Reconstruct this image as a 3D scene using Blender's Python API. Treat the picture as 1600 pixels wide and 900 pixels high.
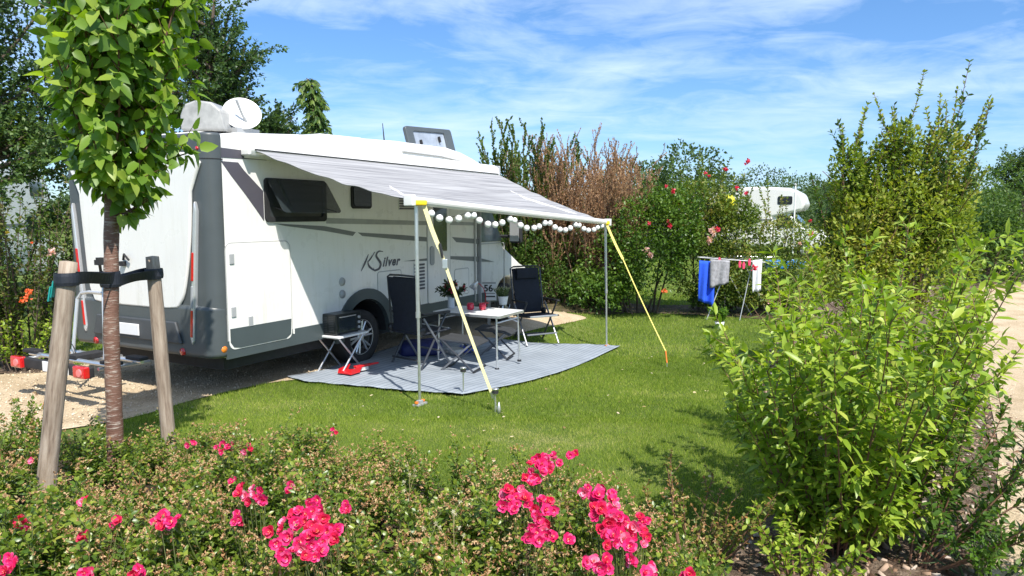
import bpy, bmesh, math, random
import numpy as np
from mathutils import Vector, Matrix
R = math.radians
pi = math.pi
for o in list(bpy.data.objects):
    bpy.data.objects.remove(o)
scene = bpy.context.scene
col = scene.collection

# ------------------------------------------------------------------ camera
F_PX, CAM_H, PITCH = 1120.0, 1.87, math.atan(115 / 1120.0)
cam_d = bpy.data.cameras.new('camera')
cam = bpy.data.objects.new('camera', cam_d)
col.objects.link(cam)
cam.location = (0, 0, CAM_H)
cam.rotation_euler = (pi / 2 - PITCH, 0, 0)
cam_d.sensor_width = 36
cam_d.lens = 36 * F_PX / 1600
cam_d.clip_start = 0.05
cam_d.clip_end = 2000
scene.camera = cam

# ------------------------------------------------------------------ light
SUN_EL, SUN_AZ = R(52), R(155)          # azimuth clockwise from +Y: behind the camera, to the right
world = bpy.data.worlds.new('World')
scene.world = world
world.use_nodes = True
wn, wl_ = world.node_tree.nodes, world.node_tree.links
wn.clear()
w_out = wn.new('ShaderNodeOutputWorld')
w_bg = wn.new('ShaderNodeBackground')
w_bg.inputs['Strength'].default_value = 0.115
sky = wn.new('ShaderNodeTexSky')
sky.sky_type = 'NISHITA'
sky.sun_disc = False
sky.sun_elevation = SUN_EL
sky.sun_rotation = SUN_AZ
sky.air_density = 1.0
sky.dust_density = 0.3
sky.ozone_density = 2.0
tc = wn.new('ShaderNodeTexCoord')
sep = wn.new('ShaderNodeSeparateXYZ')
wl_.new(tc.outputs['Generated'], sep.inputs[0])
def wmath(op, a, b=None, c=None):
    n = wn.new('ShaderNodeMath'); n.operation = op
    for i, v in enumerate((a, b, c)):
        if v is None: continue
        if isinstance(v, (int, float)): n.inputs[i].default_value = v
        else: wl_.new(v, n.inputs[i])
    return n.outputs[0]
zz = wmath('ADD', wmath('MAXIMUM', sep.outputs[2], 0.0), 0.13)
cx = wmath('DIVIDE', sep.outputs[0], zz)
cy = wmath('DIVIDE', sep.outputs[1], zz)
cmb = wn.new('ShaderNodeCombineXYZ')
wl_.new(cx, cmb.inputs[0]); wl_.new(cy, cmb.inputs[1])
mp = wn.new('ShaderNodeMapping')
mp.inputs['Rotation'].default_value = (0, 0, R(-24))
mp.inputs['Scale'].default_value = (0.85, 1.0, 1)
mp.inputs['Location'].default_value = (1.7, 0.4, 0)
wl_.new(cmb.outputs[0], mp.inputs[0])
n1 = wn.new('ShaderNodeTexNoise')
n1.inputs['Scale'].default_value = 1.1; n1.inputs['Detail'].default_value = 9
n1.inputs['Roughness'].default_value = 0.56; n1.inputs['Distortion'].default_value = 0.6
wl_.new(mp.outputs[0], n1.inputs['Vector'])
mp2 = wn.new('ShaderNodeMapping')
mp2.inputs['Rotation'].default_value = (0, 0, R(-30))
mp2.inputs['Scale'].default_value = (0.8, 1.15, 1)
wl_.new(cmb.outputs[0], mp2.inputs[0])
n2 = wn.new('ShaderNodeTexNoise')
n2.inputs['Scale'].default_value = 3.0; n2.inputs['Detail'].default_value = 8
n2.inputs['Roughness'].default_value = 0.62; n2.inputs['Distortion'].default_value = 0.9
wl_.new(mp2.outputs[0], n2.inputs['Vector'])
csum = wmath('ADD', wmath('MULTIPLY', n1.outputs['Fac'], 0.66), wmath('MULTIPLY', n2.outputs['Fac'], 0.34))
ramp = wn.new('ShaderNodeValToRGB')
ramp.color_ramp.elements[0].position = 0.42; ramp.color_ramp.elements[0].color = (0.03, 0.03, 0.03, 1)
ramp.color_ramp.elements[1].position = 0.68; ramp.color_ramp.elements[1].color = (0.85, 0.85, 0.85, 1)
wl_.new(csum, ramp.inputs[0])
cmix = wn.new('ShaderNodeMix'); cmix.data_type = 'RGBA'
cmix.inputs['B'].default_value = (6.4, 7.2, 8.2, 1)
wl_.new(ramp.outputs[0], cmix.inputs['Factor'])
hs = wn.new('ShaderNodeHueSaturation'); hs.inputs['Saturation'].default_value = 1.25
wl_.new(sky.outputs[0], hs.inputs['Color'])
tint = wn.new('ShaderNodeMix'); tint.data_type = 'RGBA'; tint.blend_type = 'MULTIPLY'; tint.inputs['Factor'].default_value = 1
tint.inputs['B'].default_value = (0.88, 0.94, 1.02, 1)
wl_.new(hs.outputs[0], tint.inputs['A']); wl_.new(tint.outputs['Result'], cmix.inputs['A'])
hz = wn.new('ShaderNodeValToRGB')
hz.color_ramp.elements[0].position = 0.0; hz.color_ramp.elements[0].color = (0.60, 0.74, 0.96, 1)
hz.color_ramp.elements[1].position = 0.38; hz.color_ramp.elements[1].color = (1, 1, 1, 1)
wl_.new(sep.outputs[2], hz.inputs[0])
hm = wn.new('ShaderNodeMix'); hm.data_type = 'RGBA'; hm.blend_type = 'MULTIPLY'; hm.inputs['Factor'].default_value = 1
wl_.new(cmix.outputs['Result'], hm.inputs['A']); wl_.new(hz.outputs[0], hm.inputs['B'])
wl_.new(hm.outputs['Result'], w_bg.inputs['Color'])
wl_.new(w_bg.outputs[0], w_out.inputs[0])

sun_d = bpy.data.lights.new('sun', 'SUN')
sun_d.energy = 4.6
sun_d.angle = R(0.53)
sun_d.color = (1.0, 0.95, 0.87)
sun = bpy.data.objects.new('sun', sun_d)
col.objects.link(sun)
sv = Vector((math.sin(SUN_AZ) * math.cos(SUN_EL), math.cos(SUN_AZ) * math.cos(SUN_EL), math.sin(SUN_EL)))
sun.location = sv * 30
sun.rotation_euler = sv.to_track_quat('Z', 'Y').to_euler()

vs = scene.view_settings
vs.view_transform = 'Standard'; vs.look = 'None'
vs.exposure = 0.62; vs.gamma = 1.0; vs.use_curve_mapping = False
scene.cycles.max_bounces = 7
scene.cycles.transparent_max_bounces = 8
scene.cycles.diffuse_bounces = 3
scene.cycles.glossy_bounces = 3
scene.cycles.transmission_bounces = 4
scene.cycles.use_denoising = True

# ------------------------------------------------------------------ where things stand
def sst(t):
    t = np.clip(t, 0, 1); return t * t * (3 - 2 * t)
CO = np.array([-2.865, 6.968, 0.0])      # right rear corner of the motorhome
YAW = R(28)
CU = np.array([math.sin(YAW), math.cos(YAW), 0.0])
CV = np.array([math.cos(YAW), -math.sin(YAW), 0.0])
def gz(x, y):                            # the pitch falls away gently past the motorhome
    x = np.asarray(x, float); y = np.asarray(y, float)
    u = (x - CO[0]) * CU[0] + (y - CO[1]) * CU[1]
    v = (x - CO[0]) * CV[0] + (y - CO[1]) * CV[1]
    return -0.24 * sst((u - 0.9) / 4.5) * sst((v + 0.1) / 1.3) * (1 - sst((y - 14) / 9))
def ray(px, py):
    x = (px - 800) / F_PX; y = -(py - 450) / F_PX
    return np.array([x, math.cos(PITCH) + y * math.sin(PITCH), -math.sin(PITCH) + y * math.cos(PITCH)])
def G(px, py, z=0.0):                    # the point of the ground (or of height z above it) seen there
    r = ray(px, py); h = 0.0
    for _ in range(12):
        t = (z + h - CAM_H) / r[2]
        P = r * t; h = float(gz(P[0], P[1]))
    return np.array([P[0], P[1], z + h])
def D(px, py, Y):
    r = ray(px, py)
    return np.array([0, 0, CAM_H]) + r * (Y / r[1])
def CW(u, v, z):
    P = CO + CU * u + CV * v
    return np.array([P[0], P[1], z])

# ------------------------------------------------------------------ materials
def new_mat(name):
    m = bpy.data.materials.new(name); m.use_nodes = True
    nt = m.node_tree; nt.nodes.clear()
    out = nt.nodes.new('ShaderNodeOutputMaterial')
    return m, nt, out
def lk(nt, a, b): nt.links.new(a, b)
def noise(nt, scale, detail=4, rough=0.55, vec=None, coord='Object', mscale=None):
    n = nt.nodes.new('ShaderNodeTexNoise')
    n.inputs['Scale'].default_value = scale; n.inputs['Detail'].default_value = detail
    n.inputs['Roughness'].default_value = rough
    if vec is None:
        t = nt.nodes.new('ShaderNodeTexCoord'); vec = t.outputs[coord]
    if mscale:
        mm = nt.nodes.new('ShaderNodeMapping'); mm.inputs['Scale'].default_value = mscale
        lk(nt, vec, mm.inputs[0]); vec = mm.outputs[0]
    lk(nt, vec, n.inputs['Vector'])
    return n.outputs['Fac']
def ramp_(nt, fac, stops):
    r = nt.nodes.new('ShaderNodeValToRGB'); cr = r.color_ramp
    while len(cr.elements) < len(stops): cr.elements.new(0.5)
    for e, (p_, c) in zip(cr.elements, stops):
        e.position = p_; e.color = (*c, 1)
    lk(nt, fac, r.inputs[0])
    return r.outputs[0]
def bump_(nt, fac, strength, dist=0.01):
    b = nt.nodes.new('ShaderNodeBump'); b.inputs['Strength'].default_value = strength
    b.inputs['Distance'].default_value = dist
    lk(nt, fac, b.inputs['Height'])
    return b.outputs[0]
def pmat(name, c, rough=0.5, metal=0.0, var=0.12, scale=6.0, bump=0.0, bscale=60, spec=0.5, coat=0.0, alpha=1.0, dirt=None):
    m, nt, out = new_mat(name)
    p = nt.nodes.new('ShaderNodeBsdfPrincipled')
    f = noise(nt, scale, 5)
    a = tuple(max(0, x * (1 - var)) for x in c); b = tuple(min(1, x * (1 + var)) for x in c)
    cc = ramp_(nt, f, [(0.3, a), (0.7, b)])
    lk(nt, cc, p.inputs['Base Color'])
    rr = nt.nodes.new('ShaderNodeMapRange')
    rr.inputs['To Min'].default_value = max(0.02, rough - 0.07); rr.inputs['To Max'].default_value = min(1, rough + 0.09)
    lk(nt, noise(nt, scale * 2.3, 4), rr.inputs[0]); lk(nt, rr.outputs[0], p.inputs['Roughness'])
    p.inputs['Metallic'].default_value = metal
    p.inputs['Specular IOR Level'].default_value = spec
    p.inputs['Coat Weight'].default_value = coat
    p.inputs['Alpha'].default_value = alpha
    if bump: lk(nt, bump_(nt, noise(nt, bscale, 3), bump), p.inputs['Normal'])
    lk(nt, p.outputs[0], out.inputs[0])
    return m
def leaf_mat(name, cs, trans=0.35, rough=0.45, spec=0.35, tcol=None):
    m, nt, out = new_mat(name)
    at = nt.nodes.new('ShaderNodeAttribute'); at.attribute_name = 'var'
    n = len(cs)
    c = ramp_(nt, at.outputs['Fac'], [(i / (n - 1), x) for i, x in enumerate(cs)])
    p = nt.nodes.new('ShaderNodeBsdfPrincipled')
    lk(nt, c, p.inputs['Base Color'])
    p.inputs['Roughness'].default_value = rough; p.inputs['Specular IOR Level'].default_value = spec
    t = nt.nodes.new('ShaderNodeBsdfTranslucent')
    h = nt.nodes.new('ShaderNodeMix'); h.data_type = 'RGBA'; h.blend_type = 'MULTIPLY'
    h.inputs['Factor'].default_value = 1.0
    h.inputs['B'].default_value = (*(tcol or (2.0, 2.0, 0.7)), 1)
    lk(nt, c, h.inputs['A']); lk(nt, h.outputs['Result'], t.inputs['Color'])
    mx = nt.nodes.new('ShaderNodeMixShader'); mx.inputs[0].default_value = trans
    lk(nt, p.outputs[0], mx.inputs[1]); lk(nt, t.outputs[0], mx.inputs[2])
    lk(nt, mx.outputs[0], out.inputs[0])
    return m

# ------------------------------------------------------------------ object helpers
def tag(o, label=None, cat=None, group=None, kind=None):
    if label: o['label'] = label
    if cat: o['category'] = cat
    if group: o['group'] = group
    if kind: o['kind'] = kind
    return o
def empty(name, loc=(0, 0, 0), rz=0.0, label=None, cat=None, group=None):
    o = bpy.data.objects.new(name, None); col.objects.link(o)
    o.location = [float(v) for v in loc]; o.rotation_euler = (0, 0, rz); o.empty_display_size = 0.1
    return tag(o, label, cat, group)
def link(name, me, mat, parent=None, smooth=False, bevel=0.0, seg=2, angle=30):
    o = bpy.data.objects.new(name, me); col.objects.link(o)
    if mat is not None:
        me.materials.clear()
        for m in (mat if isinstance(mat, (list, tuple)) else [mat]): me.materials.append(m)
    if smooth:
        me.polygons.foreach_set('use_smooth', [True] * len(me.polygons))
    if parent: o.parent = parent
    if bevel:
        b = o.modifiers.new('bevel', 'BEVEL'); b.width = bevel; b.segments = seg
        b.limit_method = 'ANGLE'; b.angle_limit = R(angle)
        me.polygons.foreach_set('use_smooth', [True] * len(me.polygons))
        w = o.modifiers.new('wn', 'WEIGHTED_NORMAL'); w.keep_sharp = True
    return o
class MB:
    def __init__(s): s.v = []; s.f = []; s.mi = []; s.cur = 0
    def add(s, vs, fs):
        k = len(s.v); s.v += [tuple(float(a) for a in v) for v in vs]
        s.f += [[i + k for i in f] for f in fs]; s.mi += [s.cur] * len(fs); return s
    def box(s, c, size, rot=None):
        x, y, z = [a / 2 for a in size]
        vs = [Vector((sx * x, sy * y, sz * z)) for sz in (-1, 1) for sy in (-1, 1) for sx in (-1, 1)]
        if rot is not None: vs = [rot @ v for v in vs]
        c = Vector([float(a) for a in c])
        return s.add([v + c for v in vs], [(0, 2, 3, 1), (4, 5, 7, 6), (0, 1, 5, 4), (2, 6, 7, 3), (0, 4, 6, 2), (1, 3, 7, 5)])
    def tube(s, pts, r, n=8, cap=True):
        pts = [Vector([float(a) for a in p]) for p in pts]
        rs = r if hasattr(r, '__len__') else [r] * len(pts)
        vs = []; prev = None
        for i, p in enumerate(pts):
            t = (pts[min(i + 1, len(pts) - 1)] - pts[max(i - 1, 0)])
            if t.length < 1e-9: t = Vector((0, 0, 1))
            t.normalize()
            if prev is None:
                a = t.cross(Vector((0, 0, 1)))
                if a.length < 0.1: a = t.cross(Vector((1, 0, 0)))
            else:
                a = prev - t * prev.dot(t)
            a.normalize(); prev = a; b = t.cross(a)
            for k in range(n):
                th = 2 * pi * k / n
                vs.append(p + (a * math.cos(th) + b * math.sin(th)) * rs[i])
        fs = []
        for i in range(len(pts) - 1):
            for k in range(n):
                k2 = (k + 1) % n
                fs.append((i * n + k, i * n + k2, (i + 1) * n + k2, (i + 1) * n + k))
        if cap:
            fs.append(tuple(range(n))[::-1]); fs.append(tuple((len(pts) - 1) * n + k for k in range(n)))
        return s.add(vs, fs)
    def lathe(s, prof, n=20, c=(0, 0, 0), axis='Z', cap=False):
        vs = []
        for r, h in prof:
            for k in range(n):
                th = 2 * pi * k / n
                x, y = r * math.cos(th), r * math.sin(th)
                q = (x, y, h) if axis == 'Z' else ((x, h, y) if axis == 'Y' else (h, x, y))
                vs.append([q[i] + c[i] for i in range(3)])
        fs = []
        for i in range(len(prof) - 1):
            for k in range(n):
                k2 = (k + 1) % n
                fs.append((i * n + k, i * n + k2, (i + 1) * n + k2, (i + 1) * n + k))
        if cap: fs += [tuple(range(n))[::-1], tuple((len(prof) - 1) * n + k for k in range(n))]
        return s.add(vs, fs)
    def prism(s, poly, h0, h1, plane='XZ'):
        """polygon in a plane, extruded along the third axis from h0 to h1"""
        n = len(poly)
        def q(a, b, h): return (a, h, b) if plane == 'XZ' else ((h, a, b) if plane == 'YZ' else (a, b, h))
        vs = [q(a, b, h0) for a, b in poly] + [q(a, b, h1) for a, b in poly]
        fs = [tuple(range(n)), tuple(range(2 * n - 1, n - 1, -1))]
        fs += [(i, i + n, (i + 1) % n + n, (i + 1) % n)[::-1] for i in range(n)]
        return s.add(vs, fs)
    def mesh(s, name='m'):
        me = bpy.data.meshes.new(name); me.from_pydata(s.v, [], s.f)
        me.polygons.foreach_set('material_index', s.mi)
        bm = bmesh.new(); bm.from_mesh(me); bmesh.ops.recalc_face_normals(bm, faces=bm.faces)
        bm.to_mesh(me); bm.free(); me.update(); return me
    def build(s, name, mat, parent=None, **k):
        return link(name, s.mesh(name), mat, parent, **k)
def rrect(a0, a1, b0, b1, r, n=5):
    out = []
    for cx_, cy_, t0 in ((a1 - r, b1 - r, 0), (a0 + r, b1 - r, 90), (a0 + r, b0 + r, 180), (a1 - r, b0 + r, 270)):
        for k in range(n + 1):
            t = R(t0 + 90 * k / n); out.append((cx_ + r * math.cos(t), cy_ + r * math.sin(t)))
    return out
def ring(mb, outer, inner, h0, h1, plane='XZ'):
    n = len(outer)
    def q(a, b, h): return (a, h, b) if plane == 'XZ' else ((h, a, b) if plane == 'YZ' else (a, b, h))
    vs = [q(*p_, h0) for p_ in outer] + [q(*p_, h1) for p_ in outer] + [q(*p_, h0) for p_ in inner] + [q(*p_, h1) for p_ in inner]
    fs = []
    for i in range(n):
        j = (i + 1) % n
        fs += [(i, j, n + j, n + i), (2 * n + i, 3 * n + i, 3 * n + j, 2 * n + j), (n + i, n + j, 3 * n + j, 3 * n + i), (i, 2 * n + i, 2 * n + j, j)]
    mb.add(vs, fs)
def copy_tree(o, parent=None):
    c = o.copy(); col.objects.link(c); c.parent = parent
    for ch in [x for x in bpy.data.objects if x.parent == o]: copy_tree(ch, c)
    return c

# ------------------------------------------------------------------ plants
def unit(a):
    return a / np.maximum(np.linalg.norm(a, axis=-1, keepdims=True), 1e-9)
T_LOW = (np.array([(0, 0, 0), (1, 0, -.08), (.42, 1, .18), (.42, -1, .18)]), [(0, 1, 2), (0, 3, 1)])
T_LANCE = (np.array([(0, 0, 0), (.33, 0, .02), (.68, 0, -.02), (1, 0, -.16), (.22, .8, .12), (.6, .9, .08), (.22, -.8, .12), (.6, -.9, .08)]),
           [(0, 1, 4), (1, 2, 5, 4), (2, 3, 5), (0, 6, 1), (1, 6, 7, 2), (2, 7, 3)])
T_HEART = (np.array([(0, 0, 0), (.4, 0, .02), (.72, 0, -.04), (1.06, 0, -.2), (.02, .62, .16), (.34, 1.0, .18), (.7, .68, .02), (.02, -.62, .16), (.34, -1.0, .18), (.7, -.68, .02)]),
           [(0, 1, 5, 4), (1, 2, 6, 5), (2, 3, 6), (0, 7, 8, 1), (1, 8, 9, 2), (2, 9, 3)])
T_PETAL = (np.array([(0, 0, 0), (.55, .62, .1), (.95, .55, .3), (1.05, 0, .22), (.95, -.55, .3), (.55, -.62, .1), (.5, 0, 0)]),
           [(0, 6, 1), (6, 3, 2, 1), (0, 5, 6), (6, 5, 4, 3)])
def leaf_mesh(name, P, Dr, N, L, W, var, T=T_LOW):
    tv, tf = T
    P = np.asarray(P, float); n = len(P)
    Dr = unit(Dr); S = unit(np.cross(Dr, N)); N = np.cross(S, Dr)
    L = np.broadcast_to(np.asarray(L, float), (n,)); W = np.broadcast_to(np.asarray(W, float), (n,))
    V = (P[:, None, :] + Dr[:, None, :] * (tv[None, :, 0:1] * L[:, None, None])
         + S[:, None, :] * (tv[None, :, 1:2] * W[:, None, None])
         + N[:, None, :] * (tv[None, :, 2:3] * (W * 1.0 + L * .25)[:, None, None]))
    k = len(tv)
    me = bpy.data.meshes.new(name)
    me.vertices.add(n * k); me.vertices.foreach_set('co', V.reshape(-1).astype(np.float32))
    flat = np.concatenate([np.array(f) for f in tf]); tot = np.array([len(f) for f in tf])
    loops = (flat[None, :] + (np.arange(n) * k)[:, None]).reshape(-1)
    tots = np.tile(tot, n)
    starts = np.concatenate([[0], np.cumsum(tots)[:-1]])
    me.loops.add(len(loops)); me.loops.foreach_set('vertex_index', loops.astype(np.int32))
    me.polygons.add(len(tots)); me.polygons.foreach_set('loop_start', starts.astype(np.int32))
    if k > 4: me.polygons.foreach_set('use_smooth', np.ones(len(tots), bool))
    me.update(calc_edges=True)
    a = me.attributes.new('var', 'FLOAT', 'POINT')
    a.data.foreach_set('value', np.repeat(np.clip(var, 0, 1), k).astype(np.float32))
    return me
def tubes_mesh(name, polys, radii, n=5):
    V = []; Fc = []; k0 = 0
    for pts, rr in zip(polys, radii):
        pts = np.asarray(pts); m = len(pts)
        t = unit(np.gradient(pts, axis=0))
        ref = np.array([1, 0, 0.]) if abs(t[0, 0]) < .8 else np.array([0, 1., 0])
        a = unit(np.cross(t, ref)); b = np.cross(t, a)
        th = np.arange(n) * 2 * pi / n
        ringv = pts[:, None] + (a[:, None] * np.cos(th)[None, :, None] + b[:, None] * np.sin(th)[None, :, None]) * np.asarray(rr)[:, None, None]
        V.append(ringv.reshape(-1, 3))
        i = np.arange(m - 1)[:, None] * n + np.arange(n)[None]
        j = np.arange(m - 1)[:, None] * n + (np.arange(n) + 1)[None] % n
        Fc.append(np.stack([i, j, j + n, i + n], -1).reshape(-1, 4) + k0); k0 += m * n
    V = np.concatenate(V); Fc = np.concatenate(Fc)
    me = bpy.data.meshes.new(name)
    me.vertices.add(len(V)); me.vertices.foreach_set('co', V.reshape(-1).astype(np.float32))
    me.loops.add(Fc.size); me.loops.foreach_set('vertex_index', Fc.reshape(-1).astype(np.int32))
    me.polygons.add(len(Fc)); me.polygons.foreach_set('loop_start', (np.arange(len(Fc)) * 4).astype(np.int32))
    me.polygons.foreach_set('use_smooth', np.ones(len(Fc), bool))
    me.update(calc_edges=True)
    return me
def shoot(rng, p0, d0, length, up=0.0, wob=0.12, m=9):
    """a curved shoot: up>0 bends skywards, up<0 hangs over"""
    pts = [np.array(p0, float)]; d = unit(np.array(d0, float)); s = length / (m - 1)
    for i in range(m - 1):
        d = unit(d + np.array([0, 0, up]) / (m - 1) + rng.normal(0, wob, 3) / math.sqrt(m))
        pts.append(pts[-1] + d * s)
    return np.array(pts)
def fan(rng, n, r0, height, spread, up=0.5, lmin=.6, wob=.12, m=9, az=None, base=(0, 0, 0)):
    out = []
    for i in range(n):
        th = rng.uniform(*(az or (0, 2 * pi)))
        tilt = spread * math.sqrt(rng.uniform(0.0, 1))
        d = np.array([math.cos(th) * math.sin(tilt), math.sin(th) * math.sin(tilt), math.cos(tilt)])
        rr = r0 * math.sqrt(rng.uniform(0, 1))
        out.append(shoot(rng, np.array(base) + np.array([math.cos(th) * rr, math.sin(th) * rr, 0]), d, height * rng.uniform(lmin, 1), up, wob, m))
    return out
def twigs(rng, polys, k, length, ang=.8, start=.25, up=0.3, m=6, end=.98, shrink=.5):
    out = []
    for p_ in polys:
        t = unit(np.gradient(p_, axis=0)); n = len(p_)
        for f in np.linspace(start, end, k) + rng.normal(0, .03, k):
            f = float(np.clip(f, 0, .995)); i = f * (n - 1); a = int(i); w = i - a
            q = p_[a] * (1 - w) + p_[min(a + 1, n - 1)] * w
            rd = unit(rng.normal(0, 1, 3)); rd = unit(rd - t[a] * rd.dot(t[a]))
            aa = ang * rng.uniform(.7, 1.25)
            d = t[a] * math.cos(aa) + rd * math.sin(aa)
            out.append(shoot(rng, q, d, length * rng.uniform(.6, 1.2) * (1 - shrink * f), up, .2, m))
    return out
def leaves_on(rng, polys, spacing, ang=.9, start=.1, droop=.2, pair=True, jit=.25):
    P = []; Dd = []; fr = []
    for p_ in polys:
        seg = np.linalg.norm(np.diff(p_, axis=0), axis=1); cum = np.concatenate([[0], np.cumsum(seg)]); Ltot = cum[-1]
        s = np.arange(start * Ltot, Ltot, spacing)
        if len(s) == 0: continue
        s = s + rng.uniform(-.3, .3, len(s)) * spacing; s = np.clip(s, 0, Ltot * .999)
        q = np.stack([np.interp(s, cum, p_[:, i]) for i in range(3)], 1)
        t = unit(np.gradient(p_, axis=0)); tt = unit(np.stack([np.interp(s, cum, t[:, i]) for i in range(3)], 1))
        a0 = unit(np.cross(tt, np.array([.3, .5, .8]))); b0 = np.cross(tt, a0)
        th = rng.uniform(0, 6.28) + np.arange(len(s)) * (pi / 2 if pair else 2.4)
        for sg in ((0, pi) if pair else (0,)):
            rd = a0 * np.cos(th + sg)[:, None] + b0 * np.sin(th + sg)[:, None]
            d = tt * math.cos(ang) + rd * math.sin(ang) + rng.normal(0, jit, (len(s), 3))
            d[:, 2] -= droop
            P.append(q); Dd.append(unit(d)); fr.append(s / Ltot)
        P.append(q[-1:]); Dd.append(unit(tt[-1:] + [[0, 0, .1]])); fr.append(np.ones(1))
    return np.concatenate(P), np.concatenate(Dd), np.concatenate(fr)
def up_normals(rng, Dd, jit=.35, up=(0, 0, 1)):
    return unit(np.array(up)[None] + rng.normal(0, jit, Dd.shape))
def rad(p_, r0, r1): return np.linspace(r0, r1, len(p_))
def blob_points(rng, n, blobs):
    """points crowded towards the skin of overlapping uneven blobs: blobs = [(cx,cy,cz,rx,ry,rz)]"""
    b = np.array(blobs); w = b[:, 3] * b[:, 4] + b[:, 4] * b[:, 5]; idx = rng.choice(len(b), n, p=w / w.sum())
    d = unit(rng.normal(0, 1, (n, 3))); r = rng.uniform(0.35, 1, n) ** .45
    r *= 1 + .16 * np.sin(d[:, 0] * 7 + idx) * np.sin(d[:, 2] * 6 + 2 * idx) + .06 * rng.normal(0, 1, n)
    return b[idx, :3] + d * r[:, None] * b[idx, 3:], d
# ------------------------------------------------------------------ ground materials
def ground_mat(name, stops, scale, bumps=0.5, bscale=90, dist=0.01, rough=0.95, speckle=None):
    m, nt, out = new_mat(name)
    p = nt.nodes.new('ShaderNodeBsdfPrincipled')
    a = noise(nt, scale, 8, .62)
    c = ramp_(nt, a, stops)
    if speckle:
        b = noise(nt, bscale, 3, .7)
        c2 = ramp_(nt, b, [(.3, (speckle[0],) * 3), (.7, (speckle[1],) * 3)])
        mx = nt.nodes.new('ShaderNodeMix'); mx.data_type = 'RGBA'; mx.blend_type = 'MULTIPLY'
        mx.inputs['Factor'].default_value = 1
        lk(nt, c, mx.inputs['A']); lk(nt, c2, mx.inputs['B']); c = mx.outputs['Result']
    lk(nt, c, p.inputs['Base Color'])
    p.inputs['Roughness'].default_value = rough; p.inputs['Specular IOR Level'].default_value = .2
    lk(nt, bump_(nt, noise(nt, bscale, 4, .7), bumps, dist), p.inputs['Normal'])
    lk(nt, p.outputs[0], out.inputs[0]); return m
M_turf = ground_mat('turf', [(.28, (.07, .11, .02)), (.5, (.11, .16, .028)), (.68, (.17, .20, .05)), (.78, (.28, .25, .11))], .9, .8, 45, .03, speckle=(.7, 1.25))
M_grav = ground_mat('sandy gravel', [(.3, (.44, .33, .20)), (.5, (.60, .47, .31)), (.7, (.68, .56, .39))], 1.6, .9, 55, .02, speckle=(.62, 1.2))
M_mulch = ground_mat('mulch bed', [(.3, (.07, .045, .03)), (.5, (.20, .14, .10)), (.7, (.36, .28, .21))], 9, 1, 70, .03, speckle=(.5, 1.3))
M_soil = ground_mat('bed soil', [(.3, (.03, .022, .015)), (.6, (.09, .065, .045))], 7, 1, 50, .03, speckle=(.6, 1.2))

def grid_sheet(name, xs, ys, mat, off=0.0):
    X, Y = np.meshgrid(xs, ys); Z = gz(X, Y) + off
    V = np.stack([X, Y, Z], -1).reshape(-1, 3); nx = len(xs); ny = len(ys)
    i = (np.arange(ny - 1)[:, None] * nx + np.arange(nx - 1)[None]).reshape(-1)
    Fq = np.stack([i, i + 1, i + nx + 1, i + nx], 1)
    me = bpy.data.meshes.new(name); me.from_pydata(V.tolist(), [], Fq.tolist()); me.update()
    return link(name, me, mat, smooth=True)
def smooth_poly(pts, k=5):
    """Catmull-Rom closed curve through the points"""
    pts = np.array(pts, float)[:, :2]; n = len(pts); out = []
    for i in range(n):
        a, b, c, d = pts[i - 1], pts[i], pts[(i + 1) % n], pts[(i + 2) % n]
        for t in np.linspace(0, 1, k, endpoint=False):
            out.append(.5 * (2 * b + (c - a) * t + (2 * a - 5 * b + 4 * c - d) * t * t + (3 * b - a - 3 * c + d) * t ** 3))
    return np.array(out)
def sheet(name, poly, mat, off, cell=.25, thick=0.0, wave=None):
    bm = bmesh.new(); vs = [bm.verts.new((float(p_[0]), float(p_[1]), 0)) for p_ in poly]
    bm.faces.new(vs); bmesh.ops.triangulate(bm, faces=bm.faces[:])
    P = np.array([p_[:2] for p_ in poly]); lo = P.min(0); hi = P.max(0)
    for ax in (0, 1):
        k = math.ceil(lo[ax] / cell) * cell
        while k < hi[ax]:
            co = [0, 0, 0]; co[ax] = k; no = [0, 0, 0]; no[ax] = 1
            bmesh.ops.bisect_plane(bm, geom=bm.verts[:] + bm.edges[:] + bm.faces[:], plane_co=co, plane_no=no, dist=1e-6)
            k += cell
    for v in bm.verts:
        v.co.z = float(gz(v.co.x, v.co.y)) + off + (wave(v.co.x, v.co.y) if wave else 0)
    bmesh.ops.recalc_face_normals(bm, faces=bm.faces[:])
    if sum(f.normal.z for f in bm.faces) < 0: bmesh.ops.reverse_faces(bm, faces=bm.faces[:])
    me = bpy.data.meshes.new(name); bm.to_mesh(me); bm.free()
    return link(name, me, mat, smooth=True)
def inside(poly, x, y):
    poly = np.asarray(poly)[:, :2]; c = np.zeros(len(x), bool); j = len(poly) - 1
    for i in range(len(poly)):
        xi, yi = poly[i]; xj, yj = poly[j]
        cond = ((yi > y) != (yj > y))
        with np.errstate(divide='ignore', invalid='ignore'):
            c ^= cond & (x < (xj - xi) * (y - yi) / (yj - yi) + xi)
        j = i
    return c
xs = np.unique(np.concatenate([[-900, -300, -120, -60, -35, -20], np.arange(-12, 22.1, .25), [30, 45, 80, 160, 400, 900]]))
ys = np.unique(np.concatenate([[-60, -20, -5], np.arange(0, 26.1, .25), [30, 40, 60, 100, 200, 400, 1200]]))
ground = tag(grid_sheet('ground', xs, ys, M_turf), kind='structure')

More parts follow.
